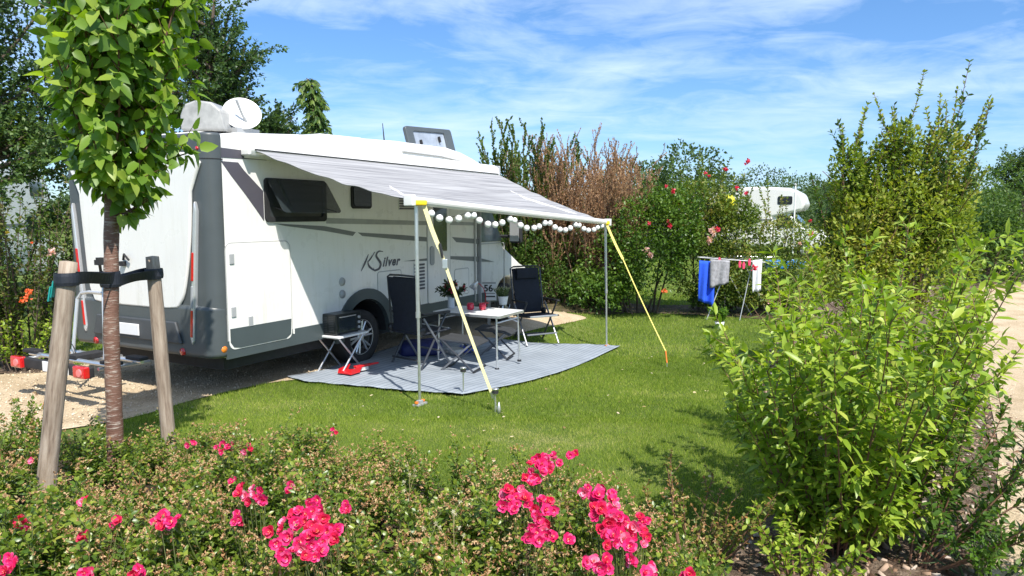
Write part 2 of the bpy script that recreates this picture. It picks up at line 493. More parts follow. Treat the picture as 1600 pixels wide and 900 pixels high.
g_front = [G(-900, 760), G(-200, 695), G(0, 684), G(130, 668), G(215, 652), G(300, 627), G(380, 608), G(440, 597), G(520, 590), G(620, 575), G(730, 548), G(820, 520), G(900, 503)]
g_back = [G(915, 497), G(880, 489), G(800, 487), CW(7.6, -.3, 0), CW(8.3, -1.5, 0), CW(7.6, -3.2, 0), CW(3, -3.4, 0), CW(0.6, -3.0, 0), G(96, 572), G(40, 583), G(-100, 590), G(-500, 590)]
gravel_poly = smooth_poly(g_front + g_back)
tag(sheet('gravel_pitch', gravel_poly, M_grav, .012), kind='structure')
pathL = [G(1640, 1100), G(1560, 800), G(1560, 700), G(1545, 620), G(1536, 560), G(1534, 500), G(1530, 450), G(1520, 420), G(1500, 402)]
pathR = [p_ + np.array([d_, 0, 0]) for p_, d_ in zip(pathL[::-1], (9, 7, 5.5, 4.5, 3.8, 3.4, 3.2, 3.0, 3.0))]
path_poly = smooth_poly(pathL + pathR)
tag(sheet('path', path_poly, M_grav, .022), kind='structure')
bedL = [G(1130, 1050), G(1150, 860), G(1230, 780), G(1230, 700), G(1200, 640), G(1190, 590), G(1200, 550), G(1240, 500), G(1330, 460)]
bedR = [p_ + np.array([.25, 0, 0]) for p_ in pathL[::-1]]
shrub_bed_poly = smooth_poly(bedL + bedR)
tag(sheet('shrub_bed', shrub_bed_poly, M_mulch, .012), kind='structure')
rose_poly = smooth_poly([(-6, 1.6, 0), (-6, 5.6, 0), G(0, 700), G(150, 735), G(300, 740), G(520, 745), G(700, 765), G(860, 790), G(960, 850), G(1010, 930), (.8, 1.6, 0)])
tag(sheet('rose_bed', rose_poly, M_soil, .012), kind='structure')
left_bed_poly = smooth_poly([G(-200, 592), G(0, 586), G(70, 583), G(115, 572), G(112, 558), G(60, 556), G(0, 560), G(-200, 566)])
tag(sheet('hedge_bed', left_bed_poly, M_mulch, .018), kind='structure')
back_bed_poly = smooth_poly([G(700, 478), G(800, 488), G(920, 492), G(1000, 490), G(1100, 494), G(1250, 500), G(1250, 478), G(1100, 477), G(1000, 476), G(900, 474), G(760, 470)])
tag(sheet('back_bed', back_bed_poly, ground_mat('dry bed', [(.3, (.05, .05, .02)), (.6, (.16, .12, .07)), (.75, (.34, .26, .17))], 3, 1, 60, .03, speckle=(.6, 1.2)), .012), kind='structure')

# the grass itself
mat_px = [(449, 592), (474, 599), (520, 603), (570, 607), (622, 613), (660, 616), (722, 620), (735, 618), (760, 613), (800, 605), (835, 597), (870, 587), (910, 570), (940, 557), (969, 543), (920, 541), (870, 540), (800, 534), (740, 530), (640, 536), (585, 556), (500, 582)]
mat_poly = np.array([G(*p_)[:2] for p_ in mat_px])
def grass():
    rng = np.random.default_rng(3)
    out = []
    for n, y0, y1, x0, x1, w, h in ((200000, 3.4, 6.5, -3.6, 3.2, .0034, .036), (200000, 6.3, 10.5, -3.5, 5.5, .0052, .038), (120000, 10, 18, -4, 9, .010, .05), (14000, 8.5, 13, -9, -4.6, .011, .07), (40000, 17, 30, -6, 13, .02, .07)):
        x = rng.uniform(x0, x1, n); y = rng.uniform(y0, y1, n)
        keep = ~inside(gravel_poly, x, y) & ~inside(mat_poly, x, y) & ~inside(rose_poly, x, y) & ~inside(path_poly, x, y)
        keep &= ~inside(shrub_bed_poly, x, y) | (rng.uniform(0, 1, n) < .04)
        keep &= ~(inside(back_bed_poly, x, y) | inside(left_bed_poly, x, y)) | (rng.uniform(0, 1, n) < .18)
        u = (x - CO[0]) * CU[0] + (y - CO[1]) * CU[1]; v = (x - CO[0]) * CV[0] + (y - CO[1]) * CV[1]
        keep &= ~((u > -.2) & (u < 7) & (v < -.6) & (v > -2.5))
        x, y = x[keep], y[keep]
        pat = .5 + .12 * np.sin(x * 7.3 + 2 * np.sin(y * 5.1)) * np.sin(y * 6.1 + x) + .2 * np.sin(x * 1.3 + 1.7 * np.sin(y * .9)) + .25 * np.sin(y * 2.1 + x * .7 + 2)
        dry = np.exp(-(((x - .25) / .55) ** 2 + ((y - 5.75) / .28) ** 2)) * .9 + np.exp(-(((x - .9) / .3) ** 2 + ((y - 5.0) / .2) ** 2)) * .5 + np.exp(-(((x + .9) / .35) ** 2 + ((y - 7.2) / .12) ** 2)) * .6 + np.exp(-(((x + .3) / .9) ** 2 + ((y - 6.15) / .22) ** 2)) * .35 + np.exp(-(((x - 1.7) / .5) ** 2 + ((y - 7.6) / .2) ** 2)) * .4 + np.exp(-(((x + 2.2) / .7) ** 2 + ((y - 6.9) / .15) ** 2)) * .35
        dry = np.clip(dry * (1 + .5 * np.sin(x * 13) * np.sin(y * 17)), 0, 1.1)
        hh = h * rng.uniform(.4, 1.15, len(x)) * (1 + .35 * np.sin(x * 9 + y * 3) * np.sin(y * 8)) * np.where(rng.uniform(0, 1, len(x)) < .03, 1.5, 1) * (1 - .5 * dry)
        out.append((x, y, hh, np.full(len(x), w) * rng.uniform(.7, 1.3, len(x)), np.clip(.12 + .36 * pat + rng.normal(0, .19, len(x)) + dry * .6, 0, 1)))
    x, y, h, w, var = [np.concatenate(c) for c in zip(*out)]
    n = len(x); P = np.stack([x, y, gz(x, y)], 1)
    th = rng.uniform(0, 6.28, n); lean = rng.uniform(.1, .75, n)
    Dd = np.stack([np.cos(th) * lean, np.sin(th) * lean, np.ones(n)], 1)
    N = np.stack([-np.sin(th + rng.normal(0, .5, n)), np.cos(th), np.zeros(n) + .2], 1)
    T = (np.array([(0, .5, 0), (0, -.5, 0), (1, 0, 0)]), [(0, 1, 2)])
    me = leaf_mesh('grass', P, Dd, N, h, w, var, T)
    o = link('grass', me, leaf_mat('grass blades', [(.09, .145, .018), (.18, .26, .034), (.29, .37, .055), (.44, .44, .13), (.58, .50, .27)], .3, .5, .25, (1.6, 1.9, .6)))
    tag(o, 'short mown green grass of the lawn', 'grass', kind='stuff')
grass()
def litter():
    rng = np.random.default_rng(15); n = 180
    x = rng.uniform(-3.2, 3.5, n); y = rng.uniform(4.2, 11, n); k = ~inside(mat_poly, x, y) & ~inside(gravel_poly, x, y) & ~inside(rose_poly, x, y); x, y = x[k], y[k]
    P = np.stack([x, y, gz(x, y) + rng.uniform(.022, .036, len(x))], 1); th = rng.uniform(0, 6.28, len(x)); Dd = np.stack([np.cos(th), np.sin(th), rng.normal(0, .3, len(x))], 1)
    me = leaf_mesh('fallen_leaves', P, Dd, up_normals(rng, Dd, .4), rng.uniform(.015, .045, len(x)), rng.uniform(.006, .016, len(x)), rng.uniform(0, 1, len(x)), T_LANCE)
    tag(link('fallen_leaves', me, leaf_mat('fallen leaves', [(.20, .12, .05), (.42, .33, .14), (.6, .5, .3), (.75, .6, .5)], .2)), 'small dry leaves and petals fallen on the lawn', 'fallen leaves', kind='stuff')
litter()

def scatter_chips():
    rng = np.random.default_rng(5)
    n = 9000
    x = rng.uniform(1.2, 6.5, n); y = rng.uniform(3.2, 10, n); k = inside(shrub_bed_poly, x, y); x, y = x[k], y[k]
    P = np.stack([x, y, gz(x, y) + .018], 1); th = rng.uniform(0, 6.28, len(x))
    Dd = np.stack([np.cos(th), np.sin(th), rng.normal(0, .25, len(x))], 1)
    N = unit(np.array([0, 0, 1.]) + rng.normal(0, .35, P.shape))
    T = (np.array([(0, .5, 0), (0, -.5, 0), (1, -.5, .3), (1, .5, .3), (0, .5, -.6), (0, -.5, -.6), (1, -.5, -.3), (1, .5, -.3)]), [(0, 1, 2, 3), (0, 4, 5, 1), (1, 5, 6, 2), (2, 6, 7, 3), (3, 7, 4, 0)])
    me = leaf_mesh('wood_chips', P, Dd, N, rng.uniform(.015, .06, len(x)), rng.uniform(.006, .02, len(x)), rng.uniform(0, 1, len(x)), T)
    tag(link('wood_chips', me, leaf_mat('chips', [(.05, .03, .02), (.22, .13, .08), (.42, .30, .22), (.5, .44, .38)], 0, .9, .1)), 'brown wood chips of the bark mulch under the shrubs', 'wood chips', kind='stuff')
    n = 16000
    x = np.concatenate([rng.uniform(-8, 0, n), rng.uniform(3, 13, n)]); y = np.concatenate([rng.uniform(5, 11, n), rng.uniform(3.5, 16, n)])
    k = inside(gravel_poly, x, y) | inside(path_poly, x, y); x, y = x[k], y[k]
    P = np.stack([x, y, gz(x, y) + .02], 1); th = rng.uniform(0, 6.28, len(x))
    Dd = np.stack([np.cos(th), np.sin(th), rng.normal(0, .3, len(x))], 1)
    N = unit(np.array([0, 0, 1.]) + rng.normal(0, .3, P.shape))
    T = (np.array([(0, 0, -.2), (1, 0, -.2), (.5, .8, -.2), (.5, -.8, -.2), (.5, 0, .7)]), [(0, 3, 4), (3, 1, 4), (1, 2, 4), (2, 0, 4)])
    s = rng.uniform(.008, .026, len(x))
    me = leaf_mesh('gravel_stones', P, Dd, N, s, s * .5, rng.uniform(0, 1, len(x)), T)
    tag(link('gravel_stones', me, leaf_mat('pebbles', [(.32, .24, .15), (.58, .46, .31), (.68, .59, .45)], 0, .85, .2)), 'loose pale stones on the sandy gravel', 'gravel', kind='stuff')
scatter_chips()
# ------------------------------------------------------------------ motorhome
M_white = pmat('white gelcoat', (.80, .79, .76), .28, var=.02, scale=2, coat=.3)
def grime(m):
    nt = m.node_tree; p = [n for n in nt.nodes if n.type == 'BSDF_PRINCIPLED'][0]; src = p.inputs['Base Color'].links[0].from_socket
    a = noise(nt, 5, 6, .65, mscale=(3, 3, .35)); d = ramp_(nt, a, [(.5, (1, 1, 1)), (.72, (.80, .79, .74))])
    t = nt.nodes.new('ShaderNodeTexCoord'); s_ = nt.nodes.new('ShaderNodeSeparateXYZ'); lk(nt, t.outputs['Object'], s_.inputs[0])
    lo = nt.nodes.new('ShaderNodeMapRange'); lo.inputs['From Min'].default_value = .4; lo.inputs['From Max'].default_value = 1.5; lo.inputs['To Min'].default_value = 1; lo.inputs['To Max'].default_value = .35; lk(nt, s_.outputs[2], lo.inputs[0])
    mx = nt.nodes.new('ShaderNodeMix'); mx.data_type = 'RGBA'; mx.blend_type = 'MULTIPLY'; lk(nt, lo.outputs[0], mx.inputs['Factor']); lk(nt, src, mx.inputs['A']); lk(nt, d, mx.inputs['B']); lk(nt, mx.outputs['Result'], p.inputs['Base Color'])
grime(M_white)
M_anthr = pmat('anthracite plastic', (.075, .087, .092), .38, var=.08, scale=3, bump=.05, bscale=200)
M_anthr2 = pmat('anthracite skirt', (.06, .078, .082), .4, var=.08, scale=3)
M_dark = pmat('black rubber', (.02, .02, .022), .75, var=.3, scale=12)
M_glass = pmat('tinted acrylic glass', (.02, .028, .035), .08, var=.2, scale=3, spec=.7, coat=.6)
M_grey = pmat('grey trim', (.35, .36, .37), .4, var=.06)
M_silver = pmat('silver plastic', (.62, .63, .64), .3, metal=.5, var=.05)
M_alu = pmat('brushed aluminium', (.72, .73, .74), .32, metal=.85, var=.08, scale=20)
M_red = pmat('red lens', (.55, .012, .015), .15, var=.15, scale=40, coat=.8)
M_orange = pmat('orange lens', (.8, .22, .02), .2, var=.1, scale=40, coat=.8)
M_decal = pmat('dark grey decal', (.085, .08, .10), .4, var=.05)
M_decal2 = pmat('grey stripe decal', (.17, .18, .18), .4, var=.05)
M_plate = pmat('white number plate', (.75, .75, .75), .4, var=.02)
M_panelline = pmat('grey seam', (.42, .42, .41), .5, var=.05)

mh = empty('motorhome', (CO[0], CO[1], 0), pi / 2 - YAW, 'long white motorhome with dark grey rear corners parked on the gravel behind the young tree', 'motorhome')
def W(u, v, z): return (u, -v, z)
def arch(c, r, z0, n=14):
    uc, zc = c
    a0 = math.asin(max(-1, min(1, (z0 - zc) / r)))
    return [(uc + r * math.cos(t), zc + r * math.sin(t)) for t in np.linspace(pi - a0, a0, n)]
WH = (2.2, .38)
FH = (6.12, .36)
# living body: side profile pushed across the width
body_prof = [(.04, .44)] + arch(WH, .44, .44) + [(4.96, .44), (4.96, 2.30), (5.60, 2.36), (5.52, 2.46), (5.33, 2.57), (5.1, 2.66), (4.84, 2.73), (4.5, 2.80), (4.1, 2.84), (2.9, 2.83), (1.5, 2.77), (.3, 2.68), (.04, 2.64)]
b = MB().prism(body_prof, 0, 2.3)
body = b.build('body', M_white, mh, bevel=.05, seg=4, angle=28)
# raised moulding over the front of the roof
m = MB()
arc = [(3.0, 2.70), (3.9, 2.70), (4.5, 2.66), (4.95, 2.56), (5.25, 2.44), (5.45, 2.28)]
m.tube([W(u, .012, z) for u, z in arc], .012, 6)
m.build('roof_moulding', M_panelline, mh)
# cab
cab_prof = [(4.97, .42)] + arch(FH, .42, .42) + [(6.95, .42), (6.98, .7), (6.86, .92), (6.62, 1.0), (6.2, 1.22), (5.98, 1.34), (5.55, 1.98), (5.40, 2.28), (4.97, 2.28)]
cab = MB().prism(cab_prof, .10, 2.20).build('cab', M_white, mh, bevel=.06, seg=4, angle=25)
ws = MB(); ws.prism([(6.0, 1.36), (5.57, 2.0), (5.6, 2.03), (6.04, 1.37)], .22, 2.08)
ws.build('windscreen', M_glass, mh)
cw = MB(); cw.prism([(5.10, 1.42), (5.92, 1.42), (5.50, 1.98), (5.10, 2.02)], .085, .11)
cabwin = cw.build('cab_window', pmat('reflecting side window', (.16, .19, .22), .12, var=.35, scale=5, spec=.8, coat=.6), mh, bevel=.01)
cd = MB(); ring(cd, rrect(5.04, 6.0, .56, 1.40, .06), rrect(5.055, 5.985, .575, 1.385, .05), .088, .101)
cd.build('cab_door_seam', M_panelline, mh)
hn = MB().prism(rrect(5.02, 5.15, 1.12, 1.42, .05), .075, .10); hn.build('cab_door_handle', M_dark, mh, bevel=.01)
mr = MB()
mr.box(W(5.95, -.0, 1.5), (.07, .36, .05)); mr.box(W(5.95, .16, 1.58), (.12, .20, .38)); 
mirror = mr.build('wing_mirror', M_dark, mh, bevel=.025, seg=3)
MB().box(W(5.88, .16, 1.58), (.02, .16, .32)).build('mirror_glass', M_silver, mirror)
# rear shell with rounded corners
def rear_out(r, du, inset=0):
    pts = [(.10, 0 + inset)]
    for t in np.linspace(0, pi / 2, 7): pts.append((-du + r - r * math.sin(t), inset + r - r * math.cos(t)))
    for t in np.linspace(pi / 2, 0, 7): pts.append((-du + r - r * math.sin(t), 2.3 - inset - r + r * math.cos(t)))
    pts.append((.10, 2.3 - inset)); return pts
rs = MB().prism(rear_out(.12, .075, -.012), .86, 2.655, 'XY')
rs.build('rear_shell', M_anthr, mh, bevel=.03, seg=3, angle=40)
seam = MB(); seam.prism(rear_out(.12, .078, -.015), 2.40, 2.408, 'XY'); seam.build('corner_seam', M_dark, mh)
bp = MB().prism(rear_out(.14, .10, -.014), .45, .98, 'XY')
bumper = bp.build('bumper', M_anthr, mh, bevel=.05, seg=4, angle=40)
st = MB().prism([(.42, .58), (.50, .80), (1.78, .80), (1.86, .58)], -.135, -.098, 'YZ'); 
st.build('bumper_recess', pmat('darker recess', (.06, .065, .07), .5), bumper, bevel=.015)
# white moulded rear panel
pp = [(.20, 2.46), (.215, 2.09), (.26, 1.6), (.35, 1.17), (.44, .99), (.62, .925), (1.7, .925), (1.86, .99), (1.93, 1.17), (1.97, 1.6), (2.01, 2.09), (2.03, 2.46)]
MB().prism(smooth_poly(pp, 3).tolist(), -.11, -.07, 'YZ').build('rear_panel', M_white, mh, bevel=.02, seg=3, angle=50)
wiper = MB(); wiper.tube([(-.12, 1.28, 1.40), (-.15, 1.22, 1.46), (-.14, 1.16, 1.40)], .012, 6); wiper.box((-.125, 1.28, 1.36), (.05, .06, .05))
wiper.build('door_handle', M_dark, mh)
for s_ in (0, 1):
    y = lambda v: (v if s_ == 0 else 2.3 - v)
    lb = MB(); lb.prism([(y(.165), 2.0), (y(.14), 1.9), (y(.20), 1.2), (y(.25), .62), (y(.28), .58), (y(.305), .66), (y(.25), 1.2), (y(.19), 1.85)], -.118, -.07, 'YZ')
    tl = lb.build('tail_light', M_silver, mh, bevel=.012)
    for z0, z1, mm in ((1.22, 1.50, M_red), (.95, 1.17, M_grey), (.66, .93, M_red)):
        f = lambda z: .148 + (1.9 - z) * .082
        MB().prism([(y(f(z1) + .012), z1), (y(f(z0) + .012), z0), (y(f(z0) + .044), z0), (y(f(z1) + .042), z1)], -.126, -.11, 'YZ').build('lens', mm, tl, bevel=.006)
    r_ = MB(); r_.lathe([(.0, -.19), (.036, -.19), (.04, -.17), (.0, -.17)], 20, (.08, y(.44), .50), 'X'); r_.build('fog_light', M_red, mh, smooth=True)
    r_ = MB(); r_.lathe([(.0, -.132), (.018, -.132), (.02, -.11), (0, -.11)], 16, (.045, y(.13), 2.50), 'X'); r_.build('marker_light', M_red, mh, smooth=True)
MB().box((-.145, 1.30, .68), (.015, .50, .12)).build('number_plate', M_plate, mh, bevel=.005)
o_ = MB(); o_.lathe([(0, -.016), (.032, -.014), (.036, .0), (0, .01)], 20, (.03, 0, .54), 'Y'); o_.build('side_marker', M_orange, mh, smooth=True)
# skirt along the side, with the wheel arch ring
def skirt(u0, u1, name='skirt'):
    MB().prism([(u0, .43), (u1, .43), (u1, .60), (u1 - .002, .615), (u0, .615)], -.012, .012).build(name, M_anthr2, mh, bevel=.004)
skirt(.06, 1.62); skirt(2.78, 4.94)
skirt(5.02, 5.60)
wa = MB(); ring(wa, arch(WH, .57, .36, 22) + arch(WH, .44, .36, 22)[::-1], arch(WH, .555, .365, 22) + arch(WH, .455, .365, 22)[::-1], -.03, .012)
outer = arch(WH, .57, .34, 24); inner = arch(WH, .44, .34, 24)
wa = MB()
n_ = len(outer)
vs_ = [(a, -.028, b_) for a, b_ in outer] + [(a, -.028, b_) for a, b_ in inner] + [(a, .2, b_) for a, b_ in inner] + [(a, .01, b_) for a, b_ in outer]
fs_ = []
for i in range(n_ - 1):
    fs_ += [(i, i + 1, n_ + i + 1, n_ + i), (n_ + i, n_ + i + 1, 2 * n_ + i + 1, 2 * n_ + i), (i, 3 * n_ + i, 3 * n_ + i + 1, i + 1)]
wa.add(vs_, fs_); wa.build('wheel_arch', M_anthr2, mh)
MB().box((3.3, 1.15, .40), (6.3, 2.0, .22)).build('chassis', M_dark, mh)
def wheel(uc, y0, zc):
    r = .345
    t = MB(); t.lathe([(.20, .0), (.245, -.015), (.30, -.03), (.335, -.012), (r, .03), (r, .19), (.33, .225), (.26, .235), (.2, .22), (.2, 0)], 44, (uc, y0, zc), 'Y')
    w = empty('wheel', (0, 0, 0)); w.parent = mh
    t.build('tyre', M_dark, w, smooth=True)
    q = MB()
    q.lathe([(.205, .0), (.222, -.008), (.222, .02), (.2, .03), (.19, .16)], 44, (uc, y0, zc), 'Y')
    q.lathe([(.0, -.004), (.045, -.004), (.055, .01), (.055, .06), (0, .06)], 20, (uc, y0, zc), 'Y')
    for k in range(6):
        for s_ in (-1, 1):
            a = 2 * pi * k / 6 + .2; a1 = a + s_ * .16
            q.tube([(uc + .03 * math.cos(a), y0 + .012, zc + .03 * math.sin(a)), (uc + .212 * math.cos(a1), y0 + .01, zc + .212 * math.sin(a1))], [.013, .017], 6)
    q.build('rim', M_alu, w)
    MB().lathe([(.0, .10), (.2, .10), (.2, .12), (0, .12)], 24, (uc, y0, zc), 'Y').build('brake_disc', M_dark, w, smooth=True)
for c_, y0_ in ((WH, .03), (FH, .13)):
    wl2 = MB(); ring(wl2, arch(c_, .436, .40, 24) + arch(c_, .42, .40, 24)[::-1], arch(c_, .43, .41, 24) + arch(c_, .425, .41, 24)[::-1], y0_, y0_ + .5)
    o_ = arch(c_, .432, .36, 24); wl2 = MB(); wl2.add([(a, y0_, b_) for a, b_ in o_] + [(a, y0_ + .5, b_) for a, b_ in o_] + [(c_[0] - .43, y0_ + .5, .30), (c_[0] + .43, y0_ + .5, .30)], [(i, i + 1, 25 + i, 24 + i) for i in range(23)] + [tuple(range(24, 48)) + (49, 48)])
    wl2.build('wheel_well', M_dark, mh)
wheel(2.16, .05, .34); wheel(6.12, .17, .345)
wheel(2.16, 2.0, .34)
# side wall fittings
def door_panel(name, u0, u1, z0, z1, r=.06, proud=.008, mat=M_white, seal=M_panelline, w=.014):
    d = MB().prism(rrect(u0, u1, z0, z1, r), -proud, .004).build(name, mat, mh, bevel=.003)
    s_ = MB(); ring(s_, rrect(u0 - w, u1 + w, z0 - w, z1 + w, r + w), rrect(u0, u1, z0, z1, r), -proud * .6, .003)
    s_.build('seal', seal, d); return d
gd = door_panel('garage_door', .09, .93, .52, 1.58, .07, .018)
kk = MB(); kk.prism([(.10, .60), (.14, .545), (.22, .53), (.84, .53), (.91, .57), (.92, .735), (.10, .735)], -.022, -.015); kk.build('lower_band', M_anthr2, gd)
for u, z in ((.15, 1.43), (.15, .90), (.36, .78)):
    l_ = MB().box((u, -.023, z), (.055, .012, .10)); l_.build('latch', M_grey, gd, bevel=.004)
h_ = MB().prism(rrect(.945, .965, .56, 1.30, .008), -.02, .0); h_.build('hinge', M_white, gd)
door_panel('service_hatch', 2.45, 2.93, .78, 1.13, .03, .006)
door_panel('gas_hatch', 4.27, 4.66, .66, 1.04, .03, .006)
ed = door_panel('entry_door', 3.56, 4.13, .60, 2.16, .05, .012)
wp = [(3.70, 1.55), (3.70, 2.05), (4.04, 2.05), (4.04, 1.34), (3.95, 1.34)]
MB().prism(wp, -.02, -.01).build('door_window', M_glass, ed, bevel=.004)
hd = MB(); hd.prism(rrect(3.60, 3.70, 1.15, 1.42, .045), -.03, -.01); hd.build('door_handle', M_grey, ed, bevel=.006)
for uu in (4.84,):
    MB().box((uu, -.012, 1.35), (.02, .03, 1.7)).build('wall_trim', M_panelline, mh)
MB().box((4.985, .03, 1.35), (.02, .14, 1.75)).build('body_gasket', M_grey, mh)
def grille(u0, u1, z0, z1, n):
    g_ = MB().prism(rrect(u0, u1, z0, z1, .015), -.008, .0).build('vent_grille', M_white, mh, bevel=.002)
    q = MB()
    for k in range(n):
        z = z0 + (z1 - z0) * (k + .5) / n
        q.box(((u0 + u1) / 2, -.012, z), (u1 - u0 - .03, .012, (z1 - z0) / n * .55))
    q.build('slots', M_decal, g_)
grille(3.22, 3.48, .82, 1.20, 8); grille(2.90, 3.30, 1.93, 2.13, 6)
for z in (1.07, .92):
    q = MB(); q.lathe([(0, -.022), (.03, -.022), (.034, -.012), (.05, -.012), (.052, .0)], 20, (1.77, 0, z), 'Y'); q.build('service_socket', M_grey if z < 1 else M_panelline, mh, smooth=True)
# windows
def win(u0, u1, z0, z1, open_=0.0):
    fr = MB(); ring(fr, rrect(u0, u1, z0, z1, .045), rrect(u0 + .055, u1 - .055, z0 + .055, z1 - .055, .03), -.026, .002)
    w = fr.build('side_window', M_dark, mh, bevel=.004)
    bk = MB(); bk.box(((u0 + u1) / 2, -.004, (z0 + z1) / 2), (u1 - u0 - .09, .004, z1 - z0 - .09)); bk.build('window_opening', pmat('dark interior', (.03, .035, .04), .3, var=.5, scale=4), w)
    pv = MB().prism(rrect(u0 + .02, u1 - .02, -(z1 - z0) + .04, 0, .04), -.006, .006).build('pane', M_pane if open_ else M_glass, w)
    pv.location = (0, -.032, z1 - .01); pv.rotation_euler = (-open_, 0, 0)
    return w
mp_, nt, out = new_mat('smoked open pane')
pg = nt.nodes.new('ShaderNodeBsdfPrincipled'); pg.inputs['Base Color'].default_value = (.03, .04, .045, 1); pg.inputs['Roughness'].default_value = .06; pg.inputs['Alpha'].default_value = .62
lk(nt, pg.outputs[0], out.inputs[0]); M_pane = mp_
w1 = win(.61, 1.52, 1.79, 2.25, R(33))
stay = MB(); stay.tube([(1.42, -.03, 1.95), (1.44, -.24, 1.90)], .006, 5); stay.tube([(.70, -.03, 1.95), (.68, -.24, 1.90)], .006, 5); stay.build('stay', M_dark, w1)
win(1.96, 2.33, 1.94, 2.22)
# decals
dc = MB()
def band(pts, h=.003): dc.prism(pts, -h - .0015, .0)
band([(.085, 2.385), (.29, 2.385), (.36, 2.31), (.60, 2.11), (.60, 1.80), (.50, 1.92), (.36, 2.08), (.20, 2.25)])
band([(.05, 2.50), (.08, 2.515), (.66, 2.50), (.66, 2.43), (.08, 2.42), (.05, 2.44)])
dc.build('swoosh_decal', M_decal, mh)
dc = MB()
band([(.72, 1.775), (1.5, 1.735), (2.04, 1.655), (1.98, 1.61), (1.5, 1.68), (.9, 1.745)])
band([(2.08, 1.65), (3.0, 1.595), (3.55, 1.55), (3.55, 1.49), (3.0, 1.53), (2.16, 1.605)])
band([(4.2, 1.535), (4.85, 1.49), (5.0, 1.48), (5.0, 1.40), (4.85, 1.415), (4.32, 1.455)])
band([(2.98, 1.245), (3.55, 1.255), (3.55, 1.22), (3.3, 1.228)])
band([(4.14, 1.255), (4.95, 1.205), (5.0, 1.20), (5.0, 1.12), (4.95, 1.125), (4.14, 1.21)])
dc.prism([(5.0, 1.20), (5.65, 1.08), (5.0, 1.12)], .090, .099)
dc.build('side_stripe', M_decal2, mh)
dc = MB(); band([(1.53, 1.83), (3.55, 1.775), (3.55, 1.72), (1.53, 1.765)]); band([(4.14, 1.77), (4.83, 1.745), (4.83, 1.70), (4.14, 1.715)])
dc.build('light_stripe', pmat('pale grey stripe', (.33, .34, .33), .4), mh)
# lettering: swept K and S drawn as brush strokes, the rest in slanted capitals-height letters
def stroke(mb, pts, ws, y=-.003):
    pts = [np.array(p_, float) for p_ in pts]; n = len(pts); L_ = []; R_ = []
    for i, p_ in enumerate(pts):
        t = pts[min(i + 1, n - 1)] - pts[max(i - 1, 0)]; t = t / (np.linalg.norm(t) + 1e-9); nn = np.array([-t[1], t[0]])
        L_.append(p_ + nn * ws[i]); R_.append(p_ - nn * ws[i])
    for i in range(n - 1):
        mb.add([(q[0], y, q[1]) for q in (L_[i], L_[i + 1], R_[i + 1], R_[i])], [(0, 1, 2, 3)])
def curve(pts, k=6):
    pts = np.array(pts, float); P_ = np.vstack([2 * pts[0] - pts[1], pts, 2 * pts[-1] - pts[-2]]); out = []
    for i in range(1, len(P_) - 2):
        a, b_, c, d = P_[i - 1:i + 3]
        for t in np.linspace(0, 1, k, endpoint=False):
            out.append(.5 * (2 * b_ + (c - a) * t + (2 * a - 5 * b_ + 4 * c - d) * t * t + (3 * b_ - a - 3 * c + d) * t ** 3))
    out.append(pts[-1]); return out
lt = MB()
def st_(pts, wmax, y=-.004):
    c = curve(pts); n = len(c); stroke(lt, c, [wmax * (math.sin(pi * min(.97, max(.06, (i + .4) / n))) ** .7) for i in range(n)], y)
st_([(2.12, 1.17), (2.20, 1.27), (2.27, 1.375)], .015, -.0035)
st_([(2.40, 1.40), (2.30, 1.31), (2.25, 1.28)], .011, -.0040)
st_([(2.25, 1.29), (2.28, 1.22), (2.40, 1.15)], .015, -.0045)
st_([(2.56, 1.395), (2.47, 1.40), (2.42, 1.35), (2.47, 1.29), (2.51, 1.24), (2.47, 1.18), (2.38, 1.165), (2.36, 1.20)], .018, -.0050)
for k_ in (0,):
    cu = bpy.data.curves.new('txt', 'FONT'); cu.body = 'ilver'; cu.size = .165; cu.shear = .35; cu.space_character = 1.18; cu.extrude = .001; cu.offset = .0055
    to = bpy.data.objects.new('txt', cu); col.objects.link(to)
    bpy.context.view_layer.update()
    me = bpy.data.meshes.new_from_object(to.evaluated_get(bpy.context.evaluated_depsgraph_get()))
    vv = [(2.545 + v.co.x, -.0035 - v.co.z, 1.205 + v.co.y) for v in me.vertices]; lt.add(vv, [list(p_.vertices) for p_ in me.polygons])
    bpy.data.objects.remove(to)
lt.build('lettering', M_decal, mh)
def text_mesh(body_, size, shear=0.0, offset=0.0, extrude=.001, space=1.0):
    cu = bpy.data.curves.new('txt', 'FONT'); cu.body = body_; cu.size = size; cu.shear = shear; cu.extrude = extrude; cu.offset = offset; cu.space_character = space
    to = bpy.data.objects.new('txt', cu); col.objects.link(to); bpy.context.view_layer.update()
    me = bpy.data.meshes.new_from_object(to.evaluated_get(bpy.context.evaluated_depsgraph_get()))
    r = [tuple(v.co) for v in me.vertices], [list(p_.vertices) for p_ in me.polygons]
    bpy.data.objects.remove(to); return r
# roof fittings
dish = MB()
prof = [(.27 * t, .05 * (t * t)) for t in np.linspace(0.02, 1, 9)]
dish.lathe(prof + [(.275, .05), (.27, .04)] + [(.27 * t, .05 * (t * t) - .01) for t in np.linspace(1, .02, 8)], 36)
sd = empty('satellite_dish', (0, 0, 0)); sd.parent = mh
def RW(px_, py_, v):
    r = ray(px_, py_); c = np.array([0, 0, CAM_H]); t_ = (CO.dot(CV) + v - c.dot(CV)) / r.dot(CV); q_ = c + r * t_ - CO
    return np.array([q_.dot(CU), -v, q_[2]])
dd = dish.build('reflector', M_white, sd, smooth=True)
DP = RW(378, 180, -.42)
dd.scale = (.72, .72, .72); dd.location = DP; dd.rotation_euler = (R(62), R(0), R(-36))
am = MB(); am.tube([DP + [.0, .05, -.22], DP + [0, .03, 0]], .025, 8); am.tube([DP + [-.12, -.06, .14], DP + [-.04, -.05, .0], DP + [.08, -.08, -.19]], .014, 8)
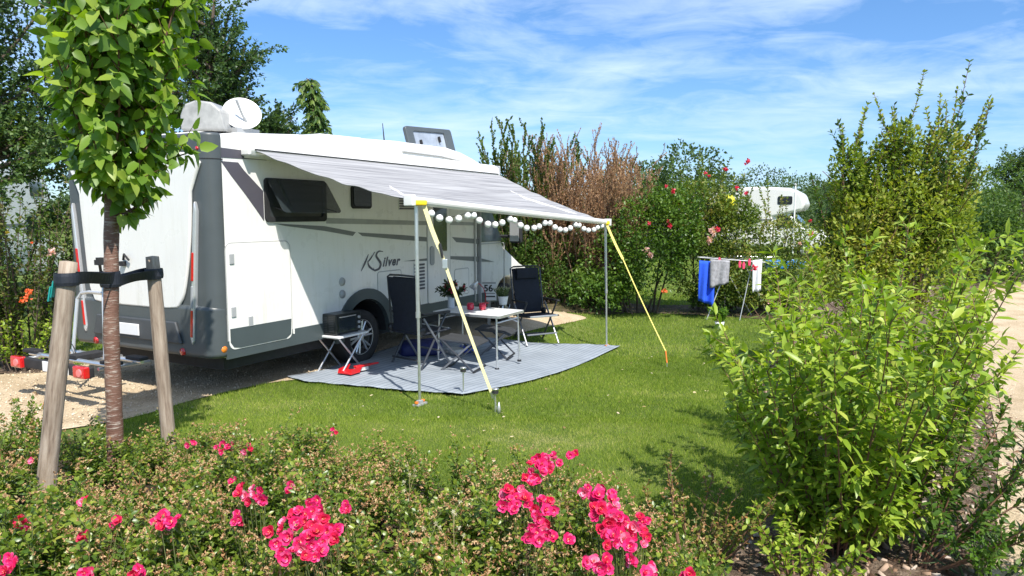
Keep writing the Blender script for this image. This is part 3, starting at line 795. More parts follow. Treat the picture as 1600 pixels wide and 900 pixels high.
am.box((DP[0], DP[1] + .04, 2.74), (.30, .26, .08)); am.build('dish_arm', M_grey, sd)
# the folded-back grey cover beside the dish
cv = MB()
cc_ = []
for i, t in enumerate(np.linspace(0, pi * .62, 10)):
    cc_.append((.36 * math.cos(t + .2), .36 * math.sin(t + .2)))
ring_pts = cc_ + [(a * .93, b_ * .93) for a, b_ in cc_[::-1]]
cv.prism([(a, b_) for a, b_ in ring_pts], -.34, .34, 'YZ')
cv = MB(); cv.prism([(-.52, 0), (-.42, .40), (-.2, .56), (.15, .60), (.42, .52), (.52, .30), (.52, 0)], -.34, .34, 'YZ')
lid = cv.build('roof_light_cover', pmat('weathered clear cover', (.34, .34, .33), .35, var=.25, scale=5), mh, bevel=.05, seg=4)
lid.scale = (.5, .45, .52); lid.location = RW(328, 207, -.62); lid.rotation_euler = (0, R(0), R(28))
rp = MB(); rp.prism(rrect(-.1, .55, -.35, .35, .08), 0, .05, 'XY'); q = rp.build('roof_light', M_white, mh, bevel=.02); q.location = (.3, .8, 2.66)
sl = MB(); sl.tube([(-.28, .0, .0), (-.12, -.28, .34)], .012, 6); q = sl.build('cover_stay', M_alu, mh); q.location = (.05, .55, 2.68)
# low white dome of the air conditioner, antenna, open roof window
ac = MB(); ac.prism([(2.0, 2.78), (2.02, 2.84), (2.3, 2.905), (3.1, 2.925), (3.3, 2.88), (3.34, 2.80)], .75, 1.45)
ac.build('roof_air_conditioner', M_white, mh, bevel=.05, seg=3)
an = MB(); an.tube([(3.28, .5, 2.82), (3.24, .5, 3.12)], [.012, .005], 6); an.box((3.28, .5, 2.83), (.05, .05, .04)); an.build('antenna', M_dark, mh)
hf = empty('roof_window', (4.12, .55, 2.95)); hf.parent = mh
ro = MB(); ring(ro, rrect(-.62, .62, -.26, .26, .05), rrect(-.44, .40, -.19, .19, .03), -.03, .03, 'XZ'); 
fr_ = ro.build('frame', M_anthr, hf, bevel=.012); 
gl_ = MB().prism(rrect(-.44, .40, -.19, .19, .03), -.006, .006, 'XZ').build('pane', pmat('skylight acrylic', (.32, .36, .42), .08, var=.3, scale=4, coat=.6), hf)
MB().box((-.30, -.03, .02), (.03, .03, .07)).build('catch', M_dark, hf); MB().box((.22, -.03, .08), (.03, .03, .09)).build('catch', M_dark, hf)
hf.rotation_euler = (R(-14), R(-3), 0)
hf.location = RW(674, 226, -.6)

# ---- awning (part of the motorhome): fabric, cassette, front bar, two legs
def loc(P):
    q = np.array(P, float) - CO
    return np.array([q.dot(CU), -q.dot(CV), P[2]])
B0, B1 = G(656, 633), G(948, 543)
T0, T1 = D(650, 314, B0[1] - .02), D(946, 347, B1[1] - .03)
aw = empty('awning'); aw.parent = mh
cs = MB(); cs.prism([(.0, 2.43), (-.10, 2.45), (-.125, 2.51), (-.11, 2.60), (-.04, 2.66), (.0, 2.66)], .36, 5.45, 'YZ')
cs.build('cassette', M_white, aw, bevel=.012)
MB().box((.345, -.06, 2.53), (.04, .12, .15)).build('end_cap', M_white, aw, bevel=.015)
MB().box((5.47, -.06, 2.55), (.04, .12, .2)).build('end_cap', M_grey, aw, bevel=.015)
MB().box((2.9, -.124, 2.515), (5.0, .012, .014)).build('slot', M_dark, aw)
l0, l1 = loc(T0), loc(T1)
ax = l1 - l0; ax /= np.linalg.norm(ax)
l0 = l0 - ax * .03; l1 = l1 + ax * .03
nu, nv = 60, 36
vs_ = []
rngA = np.random.default_rng(8)
for j in range(nv + 1):
    t = j / nv
    for i in range(nu + 1):
        s_ = i / nu
        A_ = np.array([.42 + 4.98 * s_, -.127, 2.50]); B_ = l0 + (l1 - l0) * s_
        p_ = A_ * (1 - t) + B_ * t
        sag = -.075 * math.sin(pi * t) * (.6 + .4 * (math.sin(pi * s_)))
        rip = .007 * math.sin(26 * t + 3 * math.sin(4.5 * s_ + 2 * t)) * math.sin(pi * t) + .004 * math.sin(41 * t + 5 * s_)
        p_[2] += sag + rip
        vs_.append(p_)
fs_ = [(j * (nu + 1) + i, j * (nu + 1) + i + 1, (j + 1) * (nu + 1) + i + 1, (j + 1) * (nu + 1) + i) for j in range(nv) for i in range(nu)]
ma, nt, out = new_mat('awning fabric')
uvn = nt.nodes.new('ShaderNodeTexCoord')
sp_ = nt.nodes.new('ShaderNodeMapping'); sp_.inputs['Scale'].default_value = (.5, 16, 16)
lk(nt, uvn.outputs['Object'], sp_.inputs[0])
nn = nt.nodes.new('ShaderNodeTexNoise'); nn.inputs['Scale'].default_value = 1.6; nn.inputs['Detail'].default_value = 5; lk(nt, sp_.outputs[0], nn.inputs['Vector'])
cc = ramp_(nt, nn.outputs['Fac'], [(.32, (.23, .23, .245)), (.5, (.33, .33, .345)), (.66, (.42, .42, .43))])
df = nt.nodes.new('ShaderNodeBsdfDiffuse'); tr = nt.nodes.new('ShaderNodeBsdfTranslucent'); mx = nt.nodes.new('ShaderNodeMixShader')
mx.inputs[0].default_value = .11
lk(nt, cc, df.inputs[0]); tr.inputs[0].default_value = (.5, .5, .44, 1); lk(nt, df.outputs[0], mx.inputs[1]); lk(nt, tr.outputs[0], mx.inputs[2]); lk(nt, mx.outputs[0], out.inputs[0])
fb = MB(); fb.add(vs_, fs_); cnp = fb.build('canopy', ma, aw, smooth=True)
for i_ in (0, nu):
    MB().tube([vs_[j * (nu + 1) + i_] for j in range(nv + 1)], .006, 5).build('hem', pmat('grey hem', (.30, .30, .31), .8) if i_ == 0 else bpy.data.materials['grey hem'], cnp)
bar = MB(); bar.tube([l0 - ax * .05, l1 + ax * .05], .042, 14); 
barmat = pmat('cream aluminium profile', (.66, .66, .62), .35, var=.04)
fbar = bar.build('front_bar', barmat, aw, smooth=False)
for P_, s_ in ((l0, -1), (l1, 1)):
    MB().box(P_ + ax * s_ * .07 + np.array([0, 0, .0]), (.06, .11, .11)).build('bar_end', M_white, fbar, bevel=.012)
for Bq, Tq in ((B0, T0), (B1, T1)):
    a_, b_ = loc(Bq), loc(Tq)
    lg = MB(); mid = a_ + (b_ - a_) * .45
    lg.tube([a_ + [0, 0, .02], mid], .014, 10); lg.tube([mid, b_ - [0, 0, .03]], .019, 10); lg.tube([mid - [0, 0, .03], mid + [0, 0, .03]], .023, 10)
    lo_ = lg.build('awning_leg', M_alu, aw)
    ft = MB(); ft.box(a_ + [0, 0, .012], (.16, .07, .016)); ft.box(a_ + [0, 0, .03], (.05, .05, .04)); ft.build('foot', M_grey, lo_)
    pg_ = MB(); 
    for dx in (-.055, .055): pg_.lathe([(.0, .05), (.02, .045), (.02, .03), (.006, .025), (.006, -.05)], 8, (a_[0] + dx, a_[1], a_[2]))
    pg_.build('ground_pin', pmat('orange plastic', (.75, .2, .03), .4), lo_)
for s_, q in ((.10, l0), (.93, l1)):                                 # folding arms
    A_ = np.array([.42 + 4.98 * s_, -.06, 2.42]); B_ = q + ax * (.05 if s_ < .5 else -.05) + np.array([0, .02, -.02])
    el = (A_ + B_) / 2 + ax * (.65 if s_ < .5 else -.65)
    arm = MB(); arm.tube([A_, el, B_], .018, 8); arm.build('folding_arm', M_white, aw)
# exterior lamp glow strip end
# ------------------------------------------------------------------ bicycle carrier on the tow bar
bc = empty('bicycle_carrier', (CO[0], CO[1], 0), pi / 2 - YAW, 'folding black and silver bicycle carrier with two red lamps on the rear of the motorhome', 'bicycle carrier')
q = MB(); q.box((-.80, 1.42, .38), (.07, 1.18, .10)); q.build('lamp_bar', M_dark, bc, bevel=.012)
for y in (1.98, .92):
    l_ = MB().box((-.84, y, .385), (.06, .19, .115)).build('tail_lamp', M_red, bc, bevel=.015, seg=3)
    MB().lathe([(0, -.02), (.035, -.018), (.04, 0)], 16, (-.865, y - .02, .385), 'X').build('lens_ring', pmat('pale red lens', (.8, .2, .2), .2), l_)
MB().box((-.845, 1.33, .385), (.012, .42, .10)).build('number_plate', M_plate, bc, bevel=.003)
q = MB()
for y in (1.9, .75): q.tube([(-.78, y, .42), (-.25, y, .40)], .016, 8)
for u in (-.68, -.42): q.tube([(u, 2.05, .44), (u, .62, .44)], .022, 8)
q.tube([(-.5, 1.4, .38), (-.12, 1.4, .36)], .03, 8)
q.build('platform', M_alu, bc)
for u in (-.68, -.42):
    for y in (2.0, .7): MB().box((u, y, .47), (.10, .22, .035)).build('wheel_holder', M_dark, bc, bevel=.008)
MB().box((-.55, 1.3, .46), (.30, .16, .06)).build('hinge_block', M_dark, bc, bevel=.008)
q = MB(); 
q.tube([(-.5, 1.62, .44), (-.42, 1.62, 1.0), (-.40, 1.58, 1.06), (-.40, 1.45, 1.08), (-.40, 1.2, 1.08)], .018, 8); q.tube([(-.5, 1.08, .44), (-.42, 1.18, 1.0), (-.40, 1.2, 1.08), (-.38, 1.22, 1.3)], .018, 8)
q.build('frame_hoop', M_silver, bc)
q = MB(); q.tube([(-.40, 1.22, 1.25), (-.5, 1.08, 1.38), (-.55, .98, 1.40)], .014, 6); q.box((-.5, 1.08, 1.40), (.06, .08, .05)); q.box((-.56, .98, 1.42), (.05, .05, .07)); q.build('clamp_arm', M_dark, bc)
cbl = MB(); cbl.tube([(-.55 + .0 * k, 1.75 + .26 * math.cos(t), .46 + .16 * math.sin(t)) for k, t in enumerate(np.linspace(0, pi, 12))], .005, 5); cbl.build('cable', M_dark, bc)
# ------------------------------------------------------------------ the mat under the awning
def mat_material():
    m, nt, out = new_mat('woven outdoor mat')
    p = nt.nodes.new('ShaderNodeBsdfPrincipled')
    t = nt.nodes.new('ShaderNodeTexCoord'); mm = nt.nodes.new('ShaderNodeMapping')
    mm.inputs['Rotation'].default_value = (0, 0, -(pi / 2 - YAW)); lk(nt, t.outputs['Object'], mm.inputs[0])
    w = nt.nodes.new('ShaderNodeTexWave'); w.bands_direction = 'Y'; w.inputs['Scale'].default_value = 4.2; w.inputs['Distortion'].default_value = .25
    w.inputs['Detail'].default_value = 2
    lk(nt, mm.outputs[0], w.inputs['Vector'])
    n = noise(nt, 3, 5, .6); n2 = noise(nt, 90, 2)
    c = ramp_(nt, n, [(.3, (.25, .285, .325)), (.7, (.33, .37, .415))])
    c2 = ramp_(nt, w.outputs['Fac'], [(.0, (.60, .62, .66)), (.22, (1, 1, 1))])
    mx = nt.nodes.new('ShaderNodeMix'); mx.data_type = 'RGBA'; mx.blend_type = 'MULTIPLY'; mx.inputs['Factor'].default_value = 1
    lk(nt, c, mx.inputs['A']); lk(nt, c2, mx.inputs['B']); lk(nt, mx.outputs['Result'], p.inputs['Base Color'])
    p.inputs['Roughness'].default_value = .8
    lk(nt, bump_(nt, n2, .3, .004), p.inputs['Normal']); lk(nt, p.outputs[0], out.inputs[0]); return m
M_mat = mat_material()
def mat_wave(x, y):
    u = (x - CO[0]) * CU[0] + (y - CO[1]) * CU[1]; v = (x - CO[0]) * CV[0] + (y - CO[1]) * CV[1]
    return .004 * math.sin(v * 21 + 1.5 * math.sin(u * 1.3)) + .004 * math.sin(u * 3.1 + v * 2)
mt = sheet('outdoor_mat', mat_poly, M_mat, .034, cell=.08, wave=mat_wave)
sol = mt.modifiers.new('s', 'SOLIDIFY'); sol.thickness = .006
tag(mt, 'grey blue woven groundsheet with fine lines spread on the grass under the awning', 'groundsheet')

M_navy = pmat('navy mesh fabric', (.010, .014, .027), .75, var=.2, scale=14, bump=.3, bscale=500)
M_blackp = pmat('black plastic', (.018, .018, .02), .4, var=.2, scale=10)
M_darktube = pmat('dark grey tube', (.07, .075, .085), .35, metal=.5, var=.1)
M_meshgrey = pmat('dark grey mesh fabric', (.035, .038, .042), .8, var=.15, scale=10, bump=.3, bscale=500)
M_tablew = pmat('white table top', (.72, .73, .73), .35, var=.03)

# ---- dining table
def gpt(px, py): return G(px, py)
def table():
    c = np.array([-.44, 9.38]); hz = .69
    g0 = float(gz(*c)) + .04
    t = empty('folding_table', (c[0], c[1], g0), pi / 2 - YAW, 'white topped folding table with aluminium legs, laid with pot plant and flowers', 'table')
    MB().prism(rrect(-.34, .34, -.50, .50, .035), hz - .022, hz, 'XY').build('table_top', M_tablew, t, bevel=.004)
    e_ = MB(); ring(e_, rrect(-.348, .348, -.508, .508, .04), rrect(-.338, .338, -.498, .498, .035), hz - .032, hz - .002, 'XY'); e_.build('edge_trim', M_alu, t)
    for a in (-.29, .29):
        for b_ in (-.43, .43):
            q = MB(); q.tube([(a, b_, hz - .03), (a * 1.05, b_ * 1.04, .0)], .013, 8)
            q.tube([(a * 1.04, b_ * 1.03, .14), (a * 1.04, b_ * 1.03, .16)], .018, 8)
            l_ = q.build('leg', M_alu, t); 
            MB().lathe([(0, 0), (.03, .0), (.026, .022), (0, .024)], 12, (a * 1.05, b_ * 1.04, -.002)).build('foot', M_blackp, l_)
    q = MB(); q.tube([(-.29, -.43, hz - .10), (.29, -.43, hz - .10)], .009, 6); q.build('cross_bar', M_alu, t)
    q = MB(); q.tube([(-.29, .43, hz - .10), (.29, .43, hz - .10)], .009, 6); q.build('cross_bar', M_alu, t)
    q = MB(); q.tube([(.29, -.43, hz - .16), (.2, -.2, hz - .03)], .009, 6); q.build('brace', M_alu, t)
    return g0 + hz
TZ = table()
def on_table(px, py):
    r = ray(px, py); tt = (TZ - CAM_H) / r[2]; return np.array([0, 0, CAM_H]) + r * tt

# vase of roses
P_ = on_table(705, 481)
v = empty('flower_vase', P_, 0, 'white vase with a dark bunch of red flowers at the far left of the table', 'vase')
MB().lathe([(0, 0), (.045, 0), (.05, .02), (.045, .10), (.055, .17), (.05, .172), (.04, .10), (0, .02)], 20).build('vase', pmat('white ceramic', (.72, .74, .76), .2, var=.03), v, smooth=True)
rng = np.random.default_rng(21)
polys = fan(rng, 26, .025, .28, .95, .0, .6, .1, 6, base=(0, 0, .12))
P, Dd, fr = leaves_on(rng, polys, .022, 1.0, .35, .1)
st = tubes_mesh('stem', polys, [rad(p_, .002, .0015) for p_ in polys], 4)
M_stemg = pmat('green stem', (.05, .09, .03), .6)
link('stems', st, M_stemg, v)
link('foliage', leaf_mesh('vase leaves', P, Dd, up_normals(rng, Dd), .06, .017, rng.uniform(0, 1, len(P)), T_LANCE), leaf_mat('dark bouquet leaves', [(.012, .03, .012), (.03, .055, .02), (.05, .08, .03)], .2), v)
for k in range(9):
    q = polys[k][-1]; n_ = 14
    Dq = unit(rng.normal(0, .6, (n_, 3)) + [0, 0, .7]); 
    link('flower', leaf_mesh('flower', np.tile(q, (n_, 1)), Dq, up_normals(rng, Dq, 1), .040, .022, rng.uniform(0, 1, n_), T_PETAL), leaf_mat('dark red petals', [(.4, .02, .06), (.65, .08, .14)], .2) if k == 0 else bpy.data.materials['dark red petals'], v)
# pot plant
P_ = on_table(786, 476)
v = empty('pot_plant', P_, 0, 'green plant with pale tips in a white pot on the table', 'pot plant')
MB().lathe([(0, 0), (.05, 0), (.055, .01), (.075, .115), (.08, .12), (.072, .122), (.066, .10), (0, .10)], 24).build('pot', bpy.data.materials['white ceramic'], v, smooth=True)
polys = fan(rng, 60, .05, .16, .7, .3, .6, .15, 5, base=(0, 0, .10))
P, Dd, fr = leaves_on(rng, polys, .012, .7, .15, 0)
link('foliage', leaf_mesh('pot leaves', P, Dd, up_normals(rng, Dd, .6), .022, .006, rng.uniform(0, .7, len(P)) + (fr > .93) * .4), leaf_mat('pot herb leaves', [(.04, .08, .03), (.08, .13, .05), (.22, .26, .16), (.5, .45, .42)], .3), v)
# two red tealight glasses
for px_, lab in ((735, 'left one of the two red glass tealight cups on the white table'), (754, 'right one of the two red glass tealight cups, beside the bent lamp arm')):
    P_ = on_table(px_, 484)
    o = MB().lathe([(0, 0), (.04, .0), (.048, .02), (.05, .06), (.042, .092), (.038, .09), (.044, .06), (.04, .02), (0, .015)], 18).build('tealight_cup', None, None, smooth=True)
    o.data.materials.append(bpy.data.materials.get('red glass') or pmat('red glass', (.62, .012, .05), .1, var=.1, coat=.8)); o.location = P_
    tag(o, lab, 'tealight cup', 'red tealight cups on the table')
# lamp
P_ = on_table(759, 474)
v = empty('table_lamp', P_, 0, 'small reading lamp with red bent arm and grey shade on the table', 'lamp')
MB().lathe([(0, 0), (.05, 0), (.052, .012), (.02, .02), (0, .022)], 20).build('base', pmat('red enamel', (.5, .02, .02), .25, coat=.6), v, smooth=True)
MB().tube([(0, 0, .02), (.0, .0, .12), (-.03, .0, .22), (-.09, 0, .28), (-.14, 0, .295)], .006, 6).build('arm', bpy.data.materials['red enamel'], v)
q = MB(); q.lathe([(.018, 0), (.03, .02), (.06, .13), (.056, .13), (.02, .02), (0, .01)], 18); s_ = q.build('lamp_shade', M_silver, v, smooth=True)
s_.location = (-.12, 0, .32); s_.rotation_euler = (0, R(212), 0)

M_steel = pmat('grey steel tube', (.26, .27, .29), .35, metal=.6, var=.1)
# ---- recliner chairs
def recliner(name_, label, x, y, face, lean, back_h):
    t = empty(name_, (x, y, float(gz(x, y)) + .04), face, label, 'camping chair', 'camping chairs at the table')
    # local +X is where the chair faces, y across
    w = .27
    sx = [np.array(a) for a in ((.24, .46), (-.20, .44))]
    q = MB(); n = 10
    prof = [(.27, .455), (.18, .445), (.0, .43), (-.16, .43), (-.21, .44)]
    vs = [(a, s_ * (w - .02), b_) for a, b_ in prof for s_ in (-1, 1)]; k = len(prof)
    vs += [(a, s_ * (w - .02), b_ - .025) for a, b_ in prof for s_ in (-1, 1)]
    fs = [(2 * i, 2 * i + 1, 2 * i + 3, 2 * i + 2) for i in range(k - 1)] + [(2 * k + 2 * i, 2 * k + 2 * i + 2, 2 * k + 2 * i + 3, 2 * k + 2 * i + 1) for i in range(k - 1)]
    fs += [(2 * i, 2 * i + 2, 2 * k + 2 * i + 2, 2 * k + 2 * i) for i in range(k - 1)] + [(2 * i + 1, 2 * k + 2 * i + 1, 2 * k + 2 * i + 3, 2 * i + 3) for i in range(k - 1)]
    fs += [(0, 2 * k, 2 * k + 1, 1), (2 * k - 2, 2 * k - 1, 4 * k - 1, 4 * k - 2)]
    q.add(vs, fs); q.build('seat', M_navy, t, smooth=False)
    d = np.array([-math.sin(lean), math.cos(lean)])
    b0 = np.array([-.20, .45]); nrm = np.array([math.cos(lean), math.sin(lean)])
    pr = []
    for tt, off in ((0, 0), (.12, .025), (.3, .035), (.5, .02), (.75, .0), (1, .0)):
        pr.append(b0 + d * back_h * tt + nrm * off)
    pad = MB()
    def padpoly(hw): return pr
    th = .028
    side = [tuple(p_) for p_ in pr] + [tuple(p_ - nrm * th) for p_ in pr[::-1]]
    pad.prism(side, -w + .03, w - .03); pad.build('backrest', M_navy, t, bevel=.012, seg=3)
    hd_ = MB(); c0 = pr[-1] - d * .09 + nrm * .035
    hd_.prism([tuple(c0 + d * a * .09 + nrm * b_ * .03) for a, b_ in ((-1, -.6), (-.9, .6), (0, 1.1), (.9, .7), (1.05, -.4), (1, -1), (-1, -1))], -.19, .19)
    hd_.build('head_cushion', M_navy, t, bevel=.012, seg=3)
    for s_ in (-1, 1):
        yy = s_ * w
        q = MB(); bt = b0 + d * back_h
        q.tube([(b0[0] + .0, yy, .40), (b0[0] + d[0] * back_h * .5, yy, .45 + d[1] * back_h * .5), (bt[0], yy, bt[1]), (bt[0] - .01, yy * .8, bt[1] + .025), (bt[0] - .01, 0, bt[1] + .03)], .013, 8)
        q.build('back_frame', M_darktube, t)
        q = MB(); q.tube([(.22, yy, .66), (-.22, yy, .0)], .014, 8); q.build('leg', M_darktube, t)
        q = MB(); q.tube([(-.18, yy * 1.05, .62), (.02, yy * 1.05, .35), (.26, yy * 1.05, .0)], .014, 8); q.build('leg', M_steel, t)
        q = MB(); q.box((.02, yy * 1.08, .67), (.46, .055, .028)); a_ = q.build('armrest', M_blackp, t, bevel=.012, seg=3)
        MB().lathe([(0, -.02), (.05, -.02), (.05, .02), (0, .02)], 16, (-.20, yy * 1.02, .47), 'Y').build('hinge', M_blackp, t, smooth=True)
        MB().tube([(-.24, yy, .43), (.28, yy, .445)], .012, 8).build('seat_rail', M_darktube, t)
    MB().tube([(.23, -w, .16), (.23, w, .16)], .013, 8).build('front_stretcher', M_steel, t)
    MB().tube([(-.20, -w, .10), (-.20, w, .10)], .012, 8).build('rear_stretcher', M_darktube, t)
    MB().box((.275, 0, .445), (.03, .50, .03)).build('seat_front_bar', M_alu, t, bevel=.008)
    return t
c1 = G(626, 578); recliner('reclining_chair', 'dark navy reclining chair with head cushion, left of the table beside the rear wheel', c1[0] + .20, c1[1] + .22, R(50), R(5), .66)
c2 = G(838, 541); recliner('reclining_chair', 'dark navy mesh chair with high back standing right of the table, facing out', c2[0] - .02, c2[1] + .10, R(-62), R(10), .72)
# ---- footstools
def stool(label, x, y, rz, h=.40, sx=.50, sy=.42, tilt=0):
    t = empty('footstool', (x, y, float(gz(x, y)) + .04), rz, label, 'footstool', 'folding footstools in front of the table')
    q = MB(); prof = [(-sx / 2, h), (-sx * .3, h - .012), (0, h - .02), (sx * .3, h - .03), (sx / 2, h - .07 * (1 + tilt))]
    side = [(a, b_) for a, b_ in prof] + [(a, b_ - .02) for a, b_ in prof[::-1]]
    q.prism(side, -sy / 2, sy / 2); q.build('seat', M_meshgrey, t, bevel=.005)
    for s_ in (-1, 1):
        yy = s_ * sy / 2
        MB().tube([(-sx / 2, yy, h - .01), (-sx * .3, yy, h - .022), (0, yy, h - .03), (sx * .3, yy, h - .04), (sx / 2, yy, h - .08)], .012, 8).build('seat_rail', M_darktube, t)
        MB().tube([(-sx * .40, yy, h - .02), (sx * .42, yy, .015)], .012, 8).build('leg', M_darktube, t)
        MB().tube([(sx * .36, yy * .93, h - .05), (-sx * .42, yy * .93, .015)], .012, 8).build('leg', M_steel, t)
    for a in (-.42, .42):
        MB().tube([(sx * a, -sy / 2, .015), (sx * a, sy / 2, .015)], .014, 8).build('floor_bar', M_blackp, t)
    return t
a_ = G(716, 583); stool('dark mesh footstool with crossed legs nearest the camera in front of the table', a_[0] + .06, a_[1] + .10, R(-18), .41)
a_ = G(775, 566); stool('dark mesh footstool with crossed legs standing under the right end of the table', a_[0] + .0, a_[1] + .22, R(-14), .42)
# ---- stand with the little oven
a_ = G(529, 583)
tb = empty('camping_stand', (a_[0] - .0, a_[1] + .08, .0), pi / 2 - YAW, 'small low folding stand with crossed aluminium legs beside the rear wheel', 'folding stand')
sh_ = .46
for yy in (-.19, .17):
    MB().tube([(-.20, yy, 0.015), (.20, yy, sh_ - .02)], .011, 8).build('leg', M_alu, tb)
    MB().tube([(.20, yy * .92, 0.015), (-.20, yy * .92, sh_ - .02)], .011, 8).build('leg', M_alu, tb)
for a, z in ((-.20, .015), (.20, .015), (-.2, sh_ - .02), (.2, sh_ - .02)):
    MB().tube([(a, -.19, z), (a, .17, z)], .010, 8).build('cross_bar', M_alu, tb)
MB().prism(rrect(-.27, .27, -.24, .22, .03), sh_ - .008, sh_ + .016, 'XY').build('stand_top', M_tablew, tb, bevel=.005)
ov = empty('mini_oven', (a_[0] - .0, a_[1] + .08, sh_ + .016), pi / 2 - YAW, 'black box shaped mini oven with glass door on the small folding stand', 'mini oven')
MB().box((-.02, .0, .13), (.44, .34, .235)).build('housing', pmat('black enamel', (.022, .025, .026), .3, var=.2), ov, bevel=.012, seg=3)
q = MB()
for k in range(9):
    for j in range(3): q.box((-.2425, -.10 + j * .10, .05 + k * .02), (.004, .075, .007))
q.build('vent_slots', pmat('dark slot', (.09, .095, .10), .5), ov)
MB().box((-.06, -.174, .13), (.30, .012, .19)).build('door_glass', M_glass, ov, bevel=.004)
MB().tube([(-.19, -.178, .212), (-.19, -.20, .215), (.07, -.20, .215), (.07, -.178, .212)], .006, 6).build('door_handle', M_alu, ov)
for z in (.18, .12, .06): MB().lathe([(0, -.02), (.016, -.02), (.018, 0)], 14, (.15, -.172, z), 'Y').build('knob', M_grey, ov, smooth=True)
for a in (-.2, .16):
    for b_ in (-.13, .13): MB().lathe([(0, 0), (.015, 0), (.015, .02)], 10, (a, b_, -.004)).build('foot', M_blackp, ov)
# red dustpan and brush lying on the mat
a_ = G(548, 588)
dp = empty('dustpan', (a_[0], a_[1], .045), R(62), 'red plastic dustpan leaning under the low stand on the mat edge', 'dustpan')
M_redp = pmat('red plastic', (.55, .015, .02), .35, var=.1)
q = MB(); q.prism([(-.12, -.09), (.04, -.11), (.10, -.04), (.24, -.025), (.26, 0), (.24, .025), (.10, .04), (.04, .11), (-.12, .09)], 0, .018, 'XY'); q.build('pan', M_redp, dp, bevel=.006)
q = MB(); q.prism([(-.11, 0), (.04, 0), (.10, .07), (-.09, .05)], -.10, -.085); q.prism([(-.11, 0), (.04, 0), (.10, .07), (-.09, .05)], .085, .10); q.build('rim', M_redp, dp)
br = empty('hand_brush', (a_[0] + .14, a_[1] + .12, .06), R(48), 'red hand brush lying behind the red dustpan next to the wheel', 'hand brush')
MB().prism([(-.14, -.035), (.05, -.03), (.1, -.015), (.20, -.012), (.20, .012), (.1, .015), (.05, .03), (-.14, .035)], .03, .055, 'XY').build('handle', M_redp, br, bevel=.01)
MB().box((-.05, 0, .01), (.17, .05, .04)).build('bristles', pmat('pale bristles', (.6, .58, .55), .9, var=.3, scale=80), br)
# things under the table
a_ = G(655, 560)
q = MB(); pts = rrect(-.27, .27, -.15, .15, .07)
n = len(pts); vs = []
for z, k in ((0, 1.0), (.03, 1.06), (.12, 1.04), (.17, .9), (.185, .6), (.185, .1)): vs += [(a * k, b_ * k, z + .008 * math.sin(a * 30)) for a, b_ in pts]
fs = [(i * n + j, i * n + (j + 1) % n, (i + 1) * n + (j + 1) % n, (i + 1) * n + j) for i in range(5) for j in range(n)] + [tuple(range(n))[::-1], tuple(5 * n + j for j in range(n))]
q.add(vs, fs); o = q.build('storage_bag', pmat('dark blue nylon', (.012, .02, .12), .55, var=.2, bump=.3, bscale=30), None, smooth=True)
o.location = (a_[0], a_[1] + .12, float(gz(a_[0], a_[1])) + .04); o.rotation_euler = (0, 0, R(20))
tag(o, 'dark blue soft bag lying on the mat under the left chair', 'bag')
a_ = G(711, 557)
o = MB().lathe([(0, 0), (.10, 0), (.12, .07), (.115, .07), (.095, .01), (0, .01)], 24).build('food_bowl', pmat('grey white enamel', (.5, .5, .48), .35), None, smooth=True)
o.location = (a_[0], a_[1], a_[2] + .042); tag(o, 'pale grey bowl on the mat in the shade below the table', 'bowl')
a_ = G(729, 555)
o = MB().lathe([(0, 0), (.085, 0), (.11, .03), (.10, .085), (.09, .085), (.085, .03), (0, .015)], 24).build('water_bowl', pmat('bright blue plastic', (.01, .06, .45), .3), None, smooth=True)
o.location = (a_[0], a_[1] + .03, a_[2] + .042); tag(o, 'bright blue plastic bowl right of the pale grey bowl', 'bowl')
# ---- solar lights on spikes
def stake_light(px_, py_, h, label, cup):
    a_ = G(px_, py_); t = empty('stake_light', a_, 0, label, 'garden light', 'steel garden lights by the mat')
    MB().lathe([(0, -.03), (.004, -.02), (.008, .03), (.008, h - .06), (0, h - .06)], 10).build('spike', M_alu, t)
    q = MB(); q.lathe([(0, h - .062), (.02, h - .06), (.03, h - .045), (.03, h - .008), (.034, h - .006), (.034, h), (0, h + .002)], 18); hd = q.build('lamp_head', M_alu, t, smooth=True)
    MB().lathe([(.031, h - .045), (.031, h - .02)], 18).build('lens', M_dark, hd)
    if cup:
        MB().lathe([(0, 0), (.022, 0), (.005, .11), (0, .11)], 12, (.035, -.02, 0)).build('peg_cone', M_silver, t, smooth=True)
stake_light(774, 645, .235, 'steel spike light on the lawn at the foot of the yellow strap', True)
stake_light(724, 618, .30, 'thin steel spike light at the front edge of the mat', False)

# ---- storm straps
M_yel = pmat('yellow webbing', (.72, .62, .16), .75, var=.12, scale=30)
M_yel2 = pmat('pale yellow webbing', (.74, .68, .36), .75, var=.12, scale=30)
M_yellow = pmat('yellow plastic', (.85, .62, .02), .4)
def flat_strap(A_, B_, w0, w1, face=(0, -1, .2)):
    A_, B_ = np.array(A_), np.array(B_); d = unit((B_ - A_)[None])[0]; s_ = unit(np.cross(d, np.array(face, float))[None])[0]; n_ = np.cross(d, s_)
    vs = []
    for i in range(13):
        t = i / 12; p_ = A_ * (1 - t) + B_ * t + np.array([0, 0, -.02 * math.sin(pi * t)]); w = w0 + (w1 - w0) * t
        for a, b_ in ((-1, -1), (1, -1), (1, 1), (-1, 1)): vs.append(p_ + s_ * a * w / 2 + n_ * b_ * .0015)
    fs = [(4 * i + j, 4 * i + (j + 1) % 4, 4 * i + 4 + (j + 1) % 4, 4 * i + 4 + j) for i in range(12) for j in range(4)] + [(0, 3, 2, 1), (48, 49, 50, 51)]
    return MB().add(vs, fs)
T0w = D(663, 322, B0[1] - .06); P0 = D(771, 622, 6.68)
g0 = empty('storm_strap', T0w, 0, 'wide pale yellow storm strap running from the near awning corner down to the lawn', 'tension strap', 'yellow storm straps of the awning')
